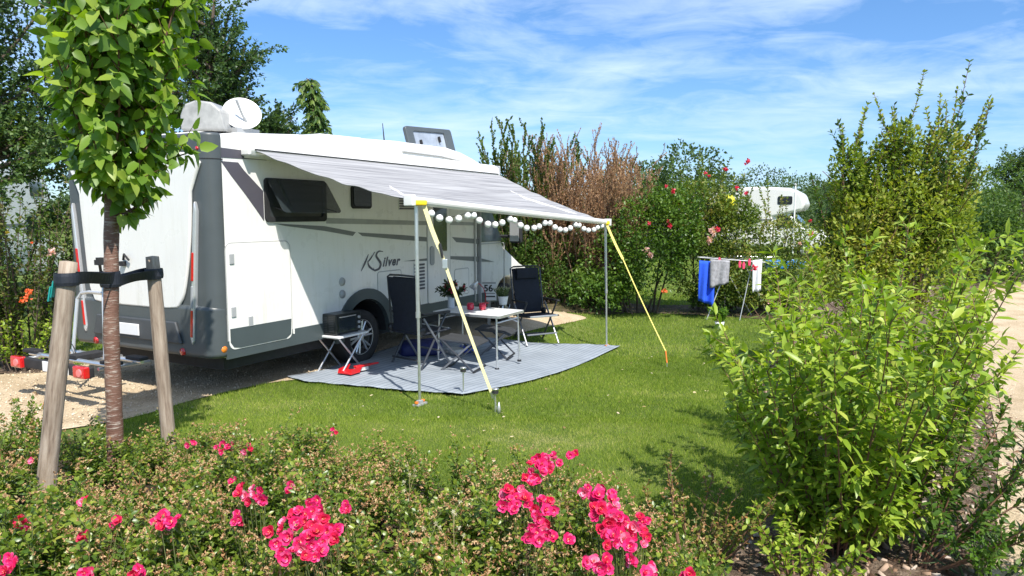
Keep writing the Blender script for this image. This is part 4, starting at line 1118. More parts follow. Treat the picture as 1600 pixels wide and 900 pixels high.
def rel(P_, o_): return np.array(P_) - np.array([o_.location[0], o_.location[1], o_.location[2]])
midp = T0w + (P0 - T0w) * .22
flat_strap(rel(T0w, g0), rel(midp, g0), .042, .042).build('webbing', M_yel2, g0)
flat_strap(rel(midp, g0), rel(P0, g0), .030, .028).build('webbing', M_yel2, g0)
MB().box(rel(T0w + (P0 - T0w) * .30, g0) + [0, -.01, 0], (.05, .02, .09)).build('buckle', M_alu, g0, bevel=.004)
MB().tube([rel(midp, g0) + [.004, -.012, .05], rel(midp, g0) + [.03, -.012, -.09]], .012, 8).build('spring', M_dark, g0)
q = MB(); q.box(rel(T0w, g0) + [-.035, .0, .03], (.12, .07, .05)); q.build('strap_hook', M_yellow, g0, bevel=.012)
e0 = G(777, 643)
MB().tube([rel(P0, g0), rel(e0, g0) + [0, 0, .02], rel(e0, g0) + [.01, 0, -.05]], .005, 6).build('ground_peg', M_alu, g0)
T1w = D(948, 350, B1[1] - .05); P1 = D(1040, 548, G(1042, 573)[1] + .02); e1 = G(1042, 574)
g1 = empty('storm_strap', T1w, 0, 'thin yellow storm strap from the far awning corner pegged beside the bushes', 'tension strap', 'yellow storm straps of the awning')
flat_strap(rel(T1w, g1), rel(T1w + (P1 - T1w) * .3, g1), .035, .035).build('webbing', M_yel, g1)
flat_strap(rel(T1w + (P1 - T1w) * .3, g1), rel(P1, g1), .016, .014).build('webbing', M_yel, g1)
MB().tube([rel(P1, g1), rel(e1, g1) + [0, 0, .06]], .010, 8).build('spring', bpy.data.materials['orange plastic'], g1)
MB().tube([rel(e1, g1) + [0, 0, .07], rel(e1, g1) + [0, 0, -.04]], .008, 6).build('ground_peg', M_alu, g1)
MB().box(rel(T1w, g1) + [0, 0, .02], (.09, .07, .06)).build('strap_hook', M_yellow, g1, bevel=.012)

# ---- string of paper globes
gl = [(310, 605), (365, 635), (428, 647), (490, 638), (548, 618), (588, 617), (627, 650), (683, 675), (731, 678), (777, 665), (828, 641), (857, 650), (898, 682), (938, 700), (987, 700), (1020, 690), (1058, 667), (1090, 667), (1124, 695), (1157, 710), (1193, 713), (1225, 700), (1258, 678), (1282, 682), (1314, 705), (1344, 715), (1380, 711), (1403, 697), (1432, 686)]
sl_ = empty('globe_string', T0, 0, 'string of small white globe lights hung in loops under the front awning bar', 'string lights')
me = MB().lathe([(.038 * math.sin(t), -.038 * math.cos(t)) for t in np.linspace(0.02, pi - .02, 11)], 18).mesh('globe')
me.materials.append(pmat('white paper globe', (.82, .82, .80), .6, var=.02))
me.polygons.foreach_set('use_smooth', [True] * len(me.polygons))
cord = []
for X_, Y_ in gl:
    px_, py_ = 600 + X_ / 4.21, 190 + Y_ / 4.21
    # depth where the ray passes the vertical plane of the bar
    r = ray(px_, py_); a2 = T0[:2]; d2 = (T1 - T0)[:2]
    M_ = np.array([[r[0], -d2[0]], [r[1], -d2[1]]]); s1, s2 = np.linalg.solve(M_, a2)
    p_ = np.array([0, 0, CAM_H]) + r * s1; q_ = rel(p_, sl_); cord.append(q_ + [0, 0, .03])
    o = bpy.data.objects.new('globe', me); col.objects.link(o); o.parent = sl_; o.location = q_
MB().tube(cord, .0025, 4).build('cord', M_dark, sl_)

# ---- pitch number board against the side of the cab
a_ = CW(5.08, .42, 0); a_[2] = float(gz(a_[0], a_[1]))
pb = D(764, 455, 11.55)
nb = empty('pitch_number_sign', (pb[0], pb[1], float(gz(pb[0], pb[1]))), 0, 'small white pitch number board reading 56 on a post behind the table', 'sign')
hz_ = pb[2] - nb.location[2]
MB().box((0, 0, hz_), (.24, .02, .30)).build('board', M_plate, nb, bevel=.004)
MB().box((0, .03, hz_ / 2 - .0), (.05, .03, hz_ + .1)).build('post', pmat('grey post', (.3, .3, .28), .7), nb)
for (tx, sz, z_, x_) in (('56', .15, .0, -.085),):
    v_, f_ = text_mesh(tx, sz, offset=.004); q = MB(); q.add([(a + x_, -.0125 - c_, b_ + hz_ + z_) for a, b_, c_ in v_], f_); q.build('number', M_dark, nb)
q = MB(); q.box((0, -.012, hz_ - .035), (.20, .004, .008)); q.box((0, -.012, hz_ - .085), (.20, .004, .02)); q.box((0, -.012, hz_ + .135), (.22, .004, .012)); q.build('lines', M_dark, nb)

# ---- clothes airer with washing
a_ = G(1130, 497)
ar = empty('clothes_airer', a_, R(12), 'grey wing clothes airer standing on the grass in front of the hedge', 'clothes airer')
def at13(px_, py_, dy=0.0):
    return rel(D(px_, py_, a_[1] + dy), ar)
Rz = Matrix.Rotation(-R(12), 3, 'Z')
def L13(px_, py_, dy=0.0): return np.array(Rz @ Vector(at13(px_, py_, dy)))
fr_ = MB(); c_ = [L13(1090, 402, -.25), L13(1118, 400, .3), L13(1213, 402, .3), L13(1196, 410, -.25)]
fr_.tube(c_ + [c_[0]], .010, 6); fr_.build('frame', M_silver, ar)
q = MB()
for t in np.linspace(.1, .9, 8):
    A_ = c_[0] * (1 - t) + c_[3] * t; B_ = c_[1] * (1 - t) + c_[2] * t; q.tube([A_, B_], .004, 4)
q.build('wires', M_silver, ar); q_ = None
for p0, p1, d0, d1 in (((1140, 408), (1105, 497), -.2, -.3), ((1124, 404), (1166, 478), .2, .3), ((1176, 408), (1158, 490), -.2, -.3), ((1160, 404), (1190, 470), .2, .3)):
    A_ = L13(*p0, d0); B_ = L13(*p1, d1); 
    gB = Rz @ Vector((0, 0, 0))
    B_ = A_ + (B_ - A_) * (A_[2] / max(.1, (A_[2] - B_[2])))
    MB().tube([A_, B_], .010, 6).build('leg', M_silver, ar)
def cloth(name, label, pxs, py0, py1, dy, matc, cat, th=.012, sway=.034, seed=0, base_wider=0):
    """hanging cloth between two screen columns at the airer's distance, draped with folds"""
    A_ = D(pxs[0], py0[0], a_[1] + dy); B_ = D(pxs[1], py0[1], a_[1] + dy); H0 = A_[2] - D(pxs[0], py1[0], a_[1] + dy)[2]; H1 = B_[2] - D(pxs[1], py1[1], a_[1] + dy)[2]
    o = empty(name, A_); bpy.data.objects.remove(o)
    vs = []; nx, nz = 14, 12
    for j in range(nz + 1):
        for i in range(nx + 1):
            s_ = i / nx; t = j / nz; p_ = A_ * (1 - s_) + B_ * s_ - A_; hh = H0 * (1 - s_) + H1 * s_
            vs.append((p_[0] * (1 + base_wider * t), p_[1] + sway * math.sin(s_ * 11 + seed + t * 1.5) * (.3 + t), p_[2] - hh * t))
    fs = [(j * (nx + 1) + i, j * (nx + 1) + i + 1, (j + 1) * (nx + 1) + i + 1, (j + 1) * (nx + 1) + i) for j in range(nz) for i in range(nx)]
    q = MB(); q.add(vs, fs); o = q.build(name, matc, None, smooth=True); o.location = A_
    s_ = o.modifiers.new('s', 'SOLIDIFY'); s_.thickness = th
    return tag(o, label, cat)
cloth('blue_towel', 'bright blue towel hanging from the left end of the clothes airer', (1093, 1117), (407, 409), (470, 478), -.3, pmat('blue towel', (.02, .10, .75), .9, var=.15, bump=.4, bscale=120), 'towel')
cloth('grey_bag', 'grey cloth bag with white edging hanging from the airer next to the blue towel', (1110, 1140), (405, 407), (450, 442), -.34, pmat('grey cotton', (.30, .30, .32), .9, var=.3, scale=18), 'cloth bag', seed=2)
cloth('tea_towel', 'long narrow white towel hanging from the right end of the clothes airer', (1176, 1191), (407, 405), (457, 454), -.32, pmat('white cotton', (.72, .73, .74), .9, var=.05), 'towel', seed=3)
for k, (px_, py_) in enumerate(((1156, 411), (1162, 413), (1171, 408), (1124, 406))):
    p_ = D(px_, py_, a_[1] - .31)
    q = MB(); q.prism([(-.02, -.09), (.02, -.09), (.028, 0), (.012, .05), (-.012, .05), (-.028, 0)], -.012, .012); o = q.build('clothes_peg', bpy.data.materials.get('pink peg') or pmat('pink peg', (.75, .06, .14), .4), None, bevel=.004)
    o.location = p_; tag(o, ['red peg in the middle of the airer, left one of the close pair', 'red peg in the middle of the airer, right one of the close pair', 'red peg on the airer beside the long white towel', 'red peg on the airer above the grey cloth bag'][k], 'clothes peg', 'red pegs on the clothes airer')
# small potted plant
a2_ = G(1124, 514)
v = empty('potted_herb', a2_, 0, 'small leafy green herb in a white pot on the lawn below the clothes airer', 'pot plant')
MB().lathe([(0, 0), (.06, 0), (.09, .14), (.08, .14), (.06, .12), (0, .12)], 20).build('pot', bpy.data.materials['white ceramic'], v, smooth=True)
polys = fan(rng, 26, .05, .28, .7, .3, .6, .12, 6, base=(0, 0, .12)); P, Dd, fr = leaves_on(rng, polys, .022, .9, .2, .1)
M_fresh = leaf_mat('fresh leaves', [(.05, .12, .015), (.09, .19, .02), (.15, .26, .04)], .35)
link('foliage', leaf_mesh('herb', P, Dd, up_normals(rng, Dd), .06, .02, rng.uniform(0, 1, len(P)), T_LANCE), M_fresh, v)
# ------------------------------------------------------------------ stakes and the young tree
def wood_mat():
    m, nt, out = new_mat('weathered stake wood')
    p = nt.nodes.new('ShaderNodeBsdfPrincipled')
    a = noise(nt, 7, 8, .65, mscale=(5, 5, .5)); b = noise(nt, 2.2, 4)
    c = ramp_(nt, a, [(.28, (.09, .06, .045)), (.42, (.27, .21, .16)), (.6, (.40, .335, .27)), (.75, (.5, .44, .37))])
    c2 = ramp_(nt, b, [(.3, (.75, .72, .68)), (.7, (1.1, 1.08, 1.05))])
    mx = nt.nodes.new('ShaderNodeMix'); mx.data_type = 'RGBA'; mx.blend_type = 'MULTIPLY'; mx.inputs['Factor'].default_value = 1
    lk(nt, c, mx.inputs['A']); lk(nt, c2, mx.inputs['B']); lk(nt, mx.outputs['Result'], p.inputs['Base Color'])
    p.inputs['Roughness'].default_value = .85; lk(nt, bump_(nt, a, .7, .012), p.inputs['Normal']); lk(nt, p.outputs[0], out.inputs[0]); return m
M_wood = wood_mat()
def bark_mat():
    m, nt, out = new_mat('young cherry bark')
    p = nt.nodes.new('ShaderNodeBsdfPrincipled')
    a = noise(nt, 6, 6, .7, mscale=(2.2, 2.2, 17)); b = noise(nt, 3, 5)
    c = ramp_(nt, b, [(.3, (.11, .052, .036)), (.5, (.18, .09, .06)), (.7, (.25, .145, .10))])
    f = ramp_(nt, a, [(.54, (0, 0, 0)), (.63, (1, 1, 1))])
    mx = nt.nodes.new('ShaderNodeMix'); mx.data_type = 'RGBA'; mx.inputs['B'].default_value = (.47, .40, .33, 1)
    lk(nt, f, mx.inputs['Factor']); lk(nt, c, mx.inputs['A']); lk(nt, mx.outputs['Result'], p.inputs['Base Color'])
    p.inputs['Roughness'].default_value = .5; lk(nt, bump_(nt, a, .8, .01), p.inputs['Normal']); lk(nt, p.outputs[0], out.inputs[0]); return m
M_bark = bark_mat()
def stake(label, base, top, r, seed):
    rng = np.random.default_rng(seed); base = np.array(base); r = r * .85; v = np.array(top) - base; L_ = np.linalg.norm(v)
    o_ = []; n = 18; m = 14; vs = []
    for j in range(m + 1):
        z = L_ * j / m
        for k in range(n):
            th = 2 * pi * k / n; rr = r * (1 + .05 * math.sin(3 * th + seed) + .02 * math.sin(z * 7 + th * 2)) * (1.03 - .06 * j / m) * (.93 if j == m else 1)
            if abs(k - 4) < 1: rr *= .90
            vs.append((rr * math.cos(th), rr * math.sin(th), z - (.0 if j < m else .0)))
    vs.append((0, 0, L_ + .006))
    fs = [(j * n + k, j * n + (k + 1) % n, (j + 1) * n + (k + 1) % n, (j + 1) * n + k) for j in range(m) for k in range(n)] + [(m * n + k, m * n + (k + 1) % n, (m + 1) * n) for k in range(n)]
    q = MB(); q.add(vs, fs); o = q.build('tree_stake', M_wood, None, smooth=True)
    o.location = base - np.array([0, 0, .0]); o.rotation_mode = 'QUATERNION'; o.rotation_quaternion = Vector((0, 0, 1)).rotation_difference(Vector([float(a) for a in v]))
    return tag(o, label, 'stake', 'stakes of the young tree')
s1b, s1t = G(66, 815), D(107, 409, 4.30)
stake('grey wooden stake left of the young tree, leaning in towards it', s1b, s1t, .062, 1)
s2b, s2t = G(268, 735), D(238, 401, 5.05)
stake('grey wooden stake right of the young tree, in front of the motorhome corner', s2b, s2t, .056, 2)
trb = G(180, 765)
tree = empty('young_tree', trb, 0, 'young tree with reddish banded bark and heart shaped leaves held between two stakes', 'tree')
rng = np.random.default_rng(11)
LEAN = .06
tk = np.array([[0, 0, -.05], [.025, 0, .5], [.035, 0, 1.1], [.065, .01, 1.7], [.10, .0, 2.1], [.11, .0, 2.6], [.14, .02, 3.1], [.14, 0, 3.6]])
tkf = np.stack([np.interp(np.linspace(0, 7, 60), range(8), tk[:, i]) for i in range(3)], 1)
rr = np.interp(tkf[:, 2], [-.05, .1, 1.9, 2.8, 3.6], [.058, .052, .046, .033, .008]) * (1 + .03 * np.sin(tkf[:, 2] * 19) + .02 * rng.normal(0, 1, 60))
link('trunk', tubes_mesh('trunk', [tkf], [rr], 16), M_bark, tree)
zk = [1.9, 2.05, 2.2, 2.45, 2.7, 3.1, 3.4, 3.65, 3.85]; rk = [.10, .22, .34, .45, .53, .60, .54, .30, .02]
LEAN = (D(175, 335, 4.79)[0] - D(180, 765, 4.79)[0]) / 1.87 * .9
zc_ = [1.83, 2.1, 2.5, 3.3]; xc_ = [D(a, b_, 4.79)[0] - trb[0] for a, b_ in ((196, 335), (208, 280), (222, 190), (245, 10))]
limbs = []
for i in range(58):
    z0 = 1.86 + 1.55 * (i / 58) ** .9; th = i * 2.4 + rng.uniform(-.3, .3)
    tl_ = rng.uniform(.35, .75); d = np.array([math.cos(th) * math.sin(tl_), math.sin(th) * math.sin(tl_), math.cos(tl_)])
    limbs.append(shoot(rng, [np.interp(z0, tk[:, 2], tk[:, 0]), 0, z0], d, rng.uniform(.6, 1.15), .5, .10, 10))
# a few low side limbs that carry the bottom skirt of leaves
for i in range(12):
    th = i * 2.4; d = np.array([math.cos(th), math.sin(th), .35]); limbs.append(shoot(rng, [.07, 0, 1.85 + .03 * i], d, .30 + .03 * i, -.3, .15, 8))
def clip_env(polys, grow=1.0):
    out = []
    for p_ in polys:
        rmax = np.interp(p_[:, 2], zk, rk) * grow; r_ = np.hypot(p_[:, 0] - np.interp(p_[:, 2], zc_, xc_), p_[:, 1]); bad = np.where(r_ > rmax)[0]
        if len(bad) and bad[0] < 3: continue
        out.append(p_[:bad[0]] if len(bad) else p_)
    return out
limbs = clip_env(limbs)
xl = [np.array([[.13, 0, 2.45], [.30, -.05, 2.62], [.50, -.08, 2.9], [.62, -.06, 3.25], [.68, 0, 3.6]])]
xl = [np.stack([np.interp(np.linspace(0, len(a) - 1, 12), range(len(a)), a[:, i]) for i in range(3)], 1) for a in xl]
xt = twigs(rng, xl, 11, .16, .8, .2, .2, 5)
tw = clip_env(twigs(rng, limbs, 7, .42, .75, .15, -.1, 6), 1.05)
limbs = limbs + xl; tw = tw + xt
link('branch', tubes_mesh('branches', limbs + tw, [rad(p_, .011, .004) for p_ in limbs] + [rad(p_, .0045, .0015) for p_ in tw], 5), pmat('twig bark', (.12, .06, .035), .7), tree)
P, Dd, fr = leaves_on(rng, limbs + tw, .046, 1.0, .08, .65, pair=False, jit=.25)
out_ = unit((P - [.12, 0, 0]) * [1, 1, 0] + 1e-6); N = unit(out_ * .9 + [0, 0, .6] + rng.normal(0, .35, P.shape))
n = len(P)
P = P + Dd * .015
crown = link('crown', leaf_mesh('crown', P, Dd + [0, 0, -.35], N, rng.uniform(.06, .125, n), rng.uniform(.026, .046, n), rng.beta(2.2, 2.2, n), T_HEART),
     leaf_mat('linden green leaves', [(.055, .125, .014), (.105, .20, .024), (.17, .28, .034), (.27, .37, .055), (.36, .42, .08)], .40, .42, .4, (1.7, 1.9, .45)), tree)
print('tree leaves', n)
# rubber tie straps
def tie(label, A_, B_, w, seed, wrapA, wrapR):
    o_ = empty('tree_tie', A_); loc0 = np.array(A_); bpy.data.objects.remove(o_)
    q = MB(); A_, B_ = np.array(A_), np.array(B_); d = B_ - A_; L_ = np.linalg.norm(d); d = d / L_; n_ = unit(np.cross(d, [0, 0, 1])[None])[0]
    for off in (-1, 1):
        vs = []
        for i in range(15):
            t = i / 14; p_ = A_ + d * L_ * t - loc0 + n_ * off * (.055 * (1 - t) + .045 * t) + np.array([0, 0, .006 * math.sin(t * 5 + off)])
            tw_ = .5 * math.sin(pi * t) * off
            for a, b_ in ((-1, -1), (1, -1), (1, 1), (-1, 1)):
                vs.append(p_ + np.array([0, 0, 1]) * a * w / 2 * math.cos(tw_) + n_ * (a * w / 2 * math.sin(tw_) + b_ * .002))
        fs = [(4 * i + j, 4 * i + (j + 1) % 4, 4 * i + 4 + (j + 1) % 4, 4 * i + 4 + j) for i in range(14) for j in range(4)]
        q.add(vs, fs)
    # loops round stake and trunk
    for c0, r_ in ((A_, wrapA), (B_, wrapR)):
        q.lathe([(r_ + .003, -w / 2), (r_ + .007, -w / 4), (r_ + .006, w / 4), (r_ + .003, w / 2)], 22, tuple(c0 - loc0))
    o = q.build('tree_tie', bpy.data.materials.get('black rubber strap') or pmat('black rubber strap', (.015, .018, .026), .55, var=.3, scale=10, bump=.3, bscale=20), None, smooth=False)
    o.location = loc0; return tag(o, label, 'tree tie', 'rubber ties of the young tree')
def along(b_, t_, py_):
    best = min(np.linspace(0, 1, 200), key=lambda s_: abs((lambda P_: 450 - F_PX * (P_[1] * math.sin(PITCH) + (P_[2] - CAM_H) * math.cos(PITCH)) / (P_[1] * math.cos(PITCH) - (P_[2] - CAM_H) * math.sin(PITCH)) - py_)(b_ + (t_ - b_) * s_)))
    return b_ + (t_ - b_) * best
tA = trb + np.array([-.012, 0, 1.38]); 
tie('black rubber tie between the left stake and the tree trunk', along(s1b, s1t, 436), along(trb, trb + np.array([.07, 0, 2.0]), 434), .078, 1, .062, .055)
tie('black rubber tie between the right stake and the tree trunk', along(s2b, s2t, 428), along(trb, trb + np.array([.07, 0, 2.0]), 439), .070, 2, .056, .057)
# small coloured ribbon hanging on the left stake
q = MB(); p_ = along(s1b, s1t, 446) + np.array([-.068, -.01, 0])
q.box((0, 0, -.02), (.008, .03, .10)); q.cur = 1; q.box((-.006, -.01, -.05), (.008, .03, .09)); o = q.build('ribbon', [pmat('green blue foil', (.02, .28, .26), .3), pmat('yellow foil', (.75, .62, .05), .3)], None)
o.location = p_; o.rotation_euler = (0, R(12), 0); tag(o, 'small yellow and green ribbon hanging from the tie on the left stake', 'ribbon')

# ------------------------------------------------------------------ the rose bed
M_roseleaf = leaf_mat('rose leaves', [(.035, .08, .012), (.085, .155, .018), (.17, .235, .028), (.29, .34, .045), (.40, .27, .08)], .3, .35, .5, (1.6, 1.8, .5))
M_rosestem = pmat('rose stem', (.10, .12, .035), .6, var=.4, scale=20)
M_spent = leaf_mat('spent rose heads', [(.26, .11, .05), (.48, .27, .13), (.62, .42, .24), (.50, .42, .2)], .25, .8, .1, (1.3, 1.1, .8))
M_petal = leaf_mat('pink rose petals', [(.66, .015, .11), (.80, .03, .19), (.88, .08, .30), (.94, .38, .55)], .28, .5, .25, (1.2, .9, 1.0))
M_petalc = leaf_mat('pale rose centre', [(.85, .45, .35), (.9, .75, .5)], .2)
bush_variants = []
def make_bush(seed, h=.46, r=.42, nst=46):
    rng = np.random.default_rng(seed)
    st_ = fan(rng, nst, .12, h * 1.25, 1.05, .5, .6, .16, 8)
    tw_ = twigs(rng, st_, 5, .20, .8, .35, .4, 5)
    allp = st_ + tw_
    P, Dd, fr = leaves_on(rng, allp, .017, 1.0, .22, .05, pair=True, jit=.35)
    keep = P[:, 2] > .08; P, Dd = P[keep], Dd[keep]; n = len(P)
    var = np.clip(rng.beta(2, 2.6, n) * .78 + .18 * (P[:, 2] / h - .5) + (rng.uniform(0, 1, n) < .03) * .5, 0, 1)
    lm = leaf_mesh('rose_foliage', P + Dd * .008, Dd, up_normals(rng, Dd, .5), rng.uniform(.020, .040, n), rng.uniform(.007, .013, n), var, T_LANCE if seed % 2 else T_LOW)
    sm = tubes_mesh('rose_stems', allp, [rad(p_, .0038, .002) for p_ in st_] + [rad(p_, .0018, .0009) for p_ in tw_], 4)
    # spent heads: tufts of little sepals on thin stalks at the shoot ends
    ends = [p_[-1] for p_ in tw_ if p_[-1][2] > h * .62 and rng.uniform() < (.95, .5, .8, .45)[seed % 4]]
    SP = []; SD = []
    for e_ in ends:
        for _ in range(rng.integers(3, 8)):
            c = e_ + rng.normal(0, .022, 3) + [0, 0, .02]
            for _k in range(7): SP.append(c); SD.append(unit(rng.normal(0, 1, 3)))
    SP, SD = np.array(SP), np.array(SD); n = len(SP)
    spm = leaf_mesh('spent_heads', SP, SD, unit(rng.normal(0, 1, SP.shape)), rng.uniform(.008, .018, n), .0038, rng.uniform(0, 1, n), T_LOW)
    print('bush leaves', len(P), 'spent', n)
    return lm, sm, spm
V_ = [make_bush(s_, hh, .4, 46) for s_, hh in ((31, .46), (32, .40), (33, .50), (34, .44))]
def bloom_mesh(seed, n1=9, n2=7, cen=True):
    rng = np.random.default_rng(seed); P = []; Dd = []; N = []; L_ = []; W_ = []; v_ = []
    for ring_, (k, tilt, l_) in enumerate(((n1, .35, .030), (n2, .75, .024), (4, 1.15, .014))):
        for i in range(k):
            th = 2 * pi * i / k + ring_ * .4 + rng.uniform(-.2, .2); tl_ = tilt + rng.uniform(-.15, .15)
            d = np.array([math.cos(th) * math.cos(tl_), math.sin(th) * math.cos(tl_), math.sin(tl_)])
            P.append([0, 0, .002 * ring_]); Dd.append(d); N.append([-math.cos(th) * math.sin(tl_), -math.sin(th) * math.sin(tl_), math.cos(tl_)]); L_.append(l_ * rng.uniform(.85, 1.1)); W_.append(l_ * .52); v_.append(rng.uniform(0, 1) * .8 + .1 * ring_)
    return leaf_mesh('bloom', np.array(P), np.array(Dd), np.array(N), np.array(L_), np.array(W_), np.array(v_), T_PETAL)
M_petal2 = leaf_mat('light pink rose petals', [(.84, .07, .20), (.88, .16, .34), (.90, .40, .55), (.92, .62, .70)], .3, .5, .25, (1.2, .9, 1.0))
M_petal3 = leaf_mat('coral rose petals', [(.66, .015, .07), (.80, .04, .14), (.88, .14, .26)], .3, .5, .25, (1.2, .9, 1.0))
BL = [bloom_mesh(s_) for s_ in (1, 2, 3, 4, 5, 6)]
for m_, q_ in zip(BL, (M_petal, M_petal, M_petal3, M_petal, M_petal2, M_petal)): m_.materials.append(q_)
def centre_mesh():
    rng = np.random.default_rng(9); n = 14; Dd = unit(rng.normal(0, .6, (n, 3)) + [0, 0, 1.1])
    me = leaf_mesh('stamens', np.zeros((n, 3)) + [0, 0, .004], Dd, up_normals(rng, Dd, .8), .012, .004, rng.uniform(0, 1, n), T_LOW); me.materials.append(M_petalc); return me
CM = centre_mesh()
spots = [  # x, y, scale, description
 (-3.75, 5.0, .95, 'rose bush at the far left corner of the bed beside the gravel'),
 (-3.35, 4.35, 1.0, 'rose bush left of the left stake with pale dry flower heads'),
 (-2.75, 4.85, .72, 'rose bush around the foot of the banded tree trunk'),
 (-2.15, 4.80, .70, 'rose bush behind the foot of the right stake by the lawn'),
 (-1.55, 4.72, .74, 'rose bush at the back edge of the bed with three red flower clusters'),
 (-.95, 4.5, .76, 'rose bush at the back edge with faded coral flowers, right of the red clusters'),
 (-2.75, 3.80, .60, 'rose bush directly in front of the left stake'),
 (-2.2, 4.05, .82, 'leafy rose bush between the two stakes with a single pink flower'),
 (-1.60, 4.05, .9, 'rose bush with one broad pink cluster above the big pink cluster'),
 (-.95, 3.90, .9, 'rose bush of brown spent heads left of the pale seedheads'),
 (-.35, 4.0, .82, 'sparse rose bush of dry heads at the back edge, left of the dense pink clusters'),
 (.12, 3.85, .9, 'rose bush topped by the rounded pink clusters against the lawn'),
 (-2.35, 3.3, 1.0, 'rose bush in the bottom left corner with coral flowers'),
 (-1.75, 3.35, 1.0, 'rose bush with a low pink and lilac cluster, left of the large cluster'),
 (-1.15, 3.25, 1.02, 'rose bush carrying the largest pink cluster low in the left half'),
 (-.55, 3.25, 1.0, 'rose bush with tall pale dry stalks at the bottom middle'),
 (.02, 3.30, 1.0, 'rose bush with the separate single pink flower below the rounded clusters'),
 (.48, 3.40, .96, 'rose bush with the long drooping pink cluster at the right end of the bed'),
 (-1.9, 2.75, 1.0, 'rose bush cut off by the bottom edge at the far left'),
 (-1.25, 2.7, .95, 'rose bush cut off by the bottom edge below the large pink cluster'),
 (-.6, 2.7, .95, 'rose bush cut off by the bottom edge in the middle'),
 (.0, 2.75, .95, 'rose bush cut off by the bottom edge below the single pink flower'),
 (.52, 2.9, .85, 'rose bush cut off by the bottom edge below the drooping pink cluster'),
]
BUSH = []
rng = np.random.default_rng(77)
for i, (x, y, s_, lab) in enumerate(spots):
    lm, sm, spm = V_[i % 4]
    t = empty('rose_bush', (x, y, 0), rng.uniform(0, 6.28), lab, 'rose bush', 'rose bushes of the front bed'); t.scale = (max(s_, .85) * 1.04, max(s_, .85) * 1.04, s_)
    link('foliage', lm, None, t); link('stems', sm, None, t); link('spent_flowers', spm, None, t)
    BUSH.append((x, y, t))
for lm, sm, spm in V_:
    lm.materials.append(M_roseleaf); sm.materials.append(M_rosestem); spm.materials.append(M_spent)
# open flowers, where the photograph shows them: (x, y, size)
fl = []
def cl(cx_, cy_, rx, ry, n, z, seed, s0=1.0):
    r_ = np.random.default_rng(seed)
    for k in range(n):
        a = k * 2.4 + r_.uniform(-.3, .3); q = math.sqrt((k + .3) / n)
        fl.append((cx_ + rx * q * math.cos(a), cy_ + ry * q * math.sin(a), z + r_.uniform(-.02, .03), s0 * r_.uniform(.85, 1.12)))
cl(392, 772, 26, 14, 9, .52, 1); cl(455, 763, 14, 8, 3, .50, 2, .8); cl(485, 800, 30, 22, 12, .56, 3); cl(475, 840, 58, 34, 28, .56, 4, 1.08); cl(540, 793, 12, 8, 4, .52, 5, .8)
cl(300, 693, 12, 4, 3, .42, 6, .8); cl(352, 699, 17, 9, 7, .44, 7, .85); cl(388, 702, 12, 9, 4, .44, 8, .8); cl(48, 719, 4, 3, 1, .44, 9, .9)
cl(132, 781, 7, 5, 2, .50, 10, .9); cl(36, 819, 18, 6, 4, .5, 11); cl(183, 816, 10, 6, 3, .52, 12); cl(262, 815, 26, 10, 8, .53, 13); cl(137, 838, 11, 6, 3, .52, 14); cl(14, 880, 18, 14, 7, .55, 15); cl(215, 893, 12, 6, 3, .55, 16); cl(137, 892, 9, 5, 2, .52, 17)
cl(370, 810, 10, 10, 4, .50, 18, .8); cl(365, 748, 10, 6, 2, .42, 19, .7); cl(522, 676, 12, 6, 3, .40, 20, .75)
cl(851, 722, 28, 13, 12, .56, 21, 1.05); cl(896, 709, 8, 5, 2, .56, 22, .9); cl(834, 745, 17, 14, 7, .56, 23, 1.05); cl(802, 778, 22, 20, 12, .56, 24, 1.05); cl(842, 790, 24, 18, 9, .53, 25); cl(845, 828, 24, 20, 10, .55, 26, 1.08); cl(883, 843, 10, 9, 1, .58, 27, 1.35)
cl(930, 772, 26, 13, 9, .58, 28, 1.05); cl(950, 800, 24, 20, 13, .58, 29, 1.08); cl(966, 833, 32, 26, 17, .58, 30, 1.08); cl(1005, 828, 12, 24, 8, .54, 31, .8); cl(942, 880, 16, 13, 5, .55, 32); cl(1012, 893, 14, 8, 4, .55, 33); cl(1075, 897, 8, 5, 2, .45, 34); cl(985, 878, 8, 7, 3, .5, 35, .75); cl(915, 878, 6, 5, 1, .5, 36)
rng = np.random.default_rng(5)
cnt = {}
STK = {}
for k, (px_, py_, z_, s_) in enumerate(fl):
    P_ = G(px_, py_, z_)
    # the head belongs to the bush it grows from
    cand = sorted(BUSH, key=lambda b_: (b_[0] - P_[0]) ** 2 + (b_[1] - P_[1]) ** 2)
    for bx, by, t in cand:
        if cnt.get(t.name, 0) < 98: break
    cnt[t.name] = cnt.get(t.name, 0) + 1
    o = bpy.data.objects.new('bloom', BL[int(rng.integers(6))]); col.objects.link(o); o.parent = t
    M_ = Matrix.Translation(t.location) @ Matrix.Rotation(t.rotation_euler.z, 4, 'Z') @ Matrix.Diagonal((*t.scale, 1))
    tip = Vector((rng.normal(0, .45), -1.1 + rng.normal(0, .5), .55 + rng.normal(0, .3))).normalized()
    Wm = Matrix.Translation(Vector([float(a) for a in P_])) @ tip.to_track_quat('Z', 'Y').to_matrix().to_4x4() @ Matrix.Rotation(rng.uniform(0, 6), 4, 'Z') @ Matrix.Scale(s_ * rng.uniform(.72, 1.08), 4)
    o.matrix_basis = M_.inverted() @ Wm
    c = bpy.data.objects.new('stamens', CM); col.objects.link(c); c.parent = o
    base = M_.inverted() @ Vector([float(a) for a in P_]); STK.setdefault(t.name, (t, []))[1].append(np.array([[base.x * .55, base.y * .55, .12], [base.x * .85, base.y * .85, base.z * .65], [base.x, base.y, base.z - .004]]))
for nm, (t, pl) in STK.items():
    for q_ in pl: link('flower_stalk', tubes_mesh('stalk', [q_], [np.array([.003, .0022, .0015])], 4), M_rosestem, t)
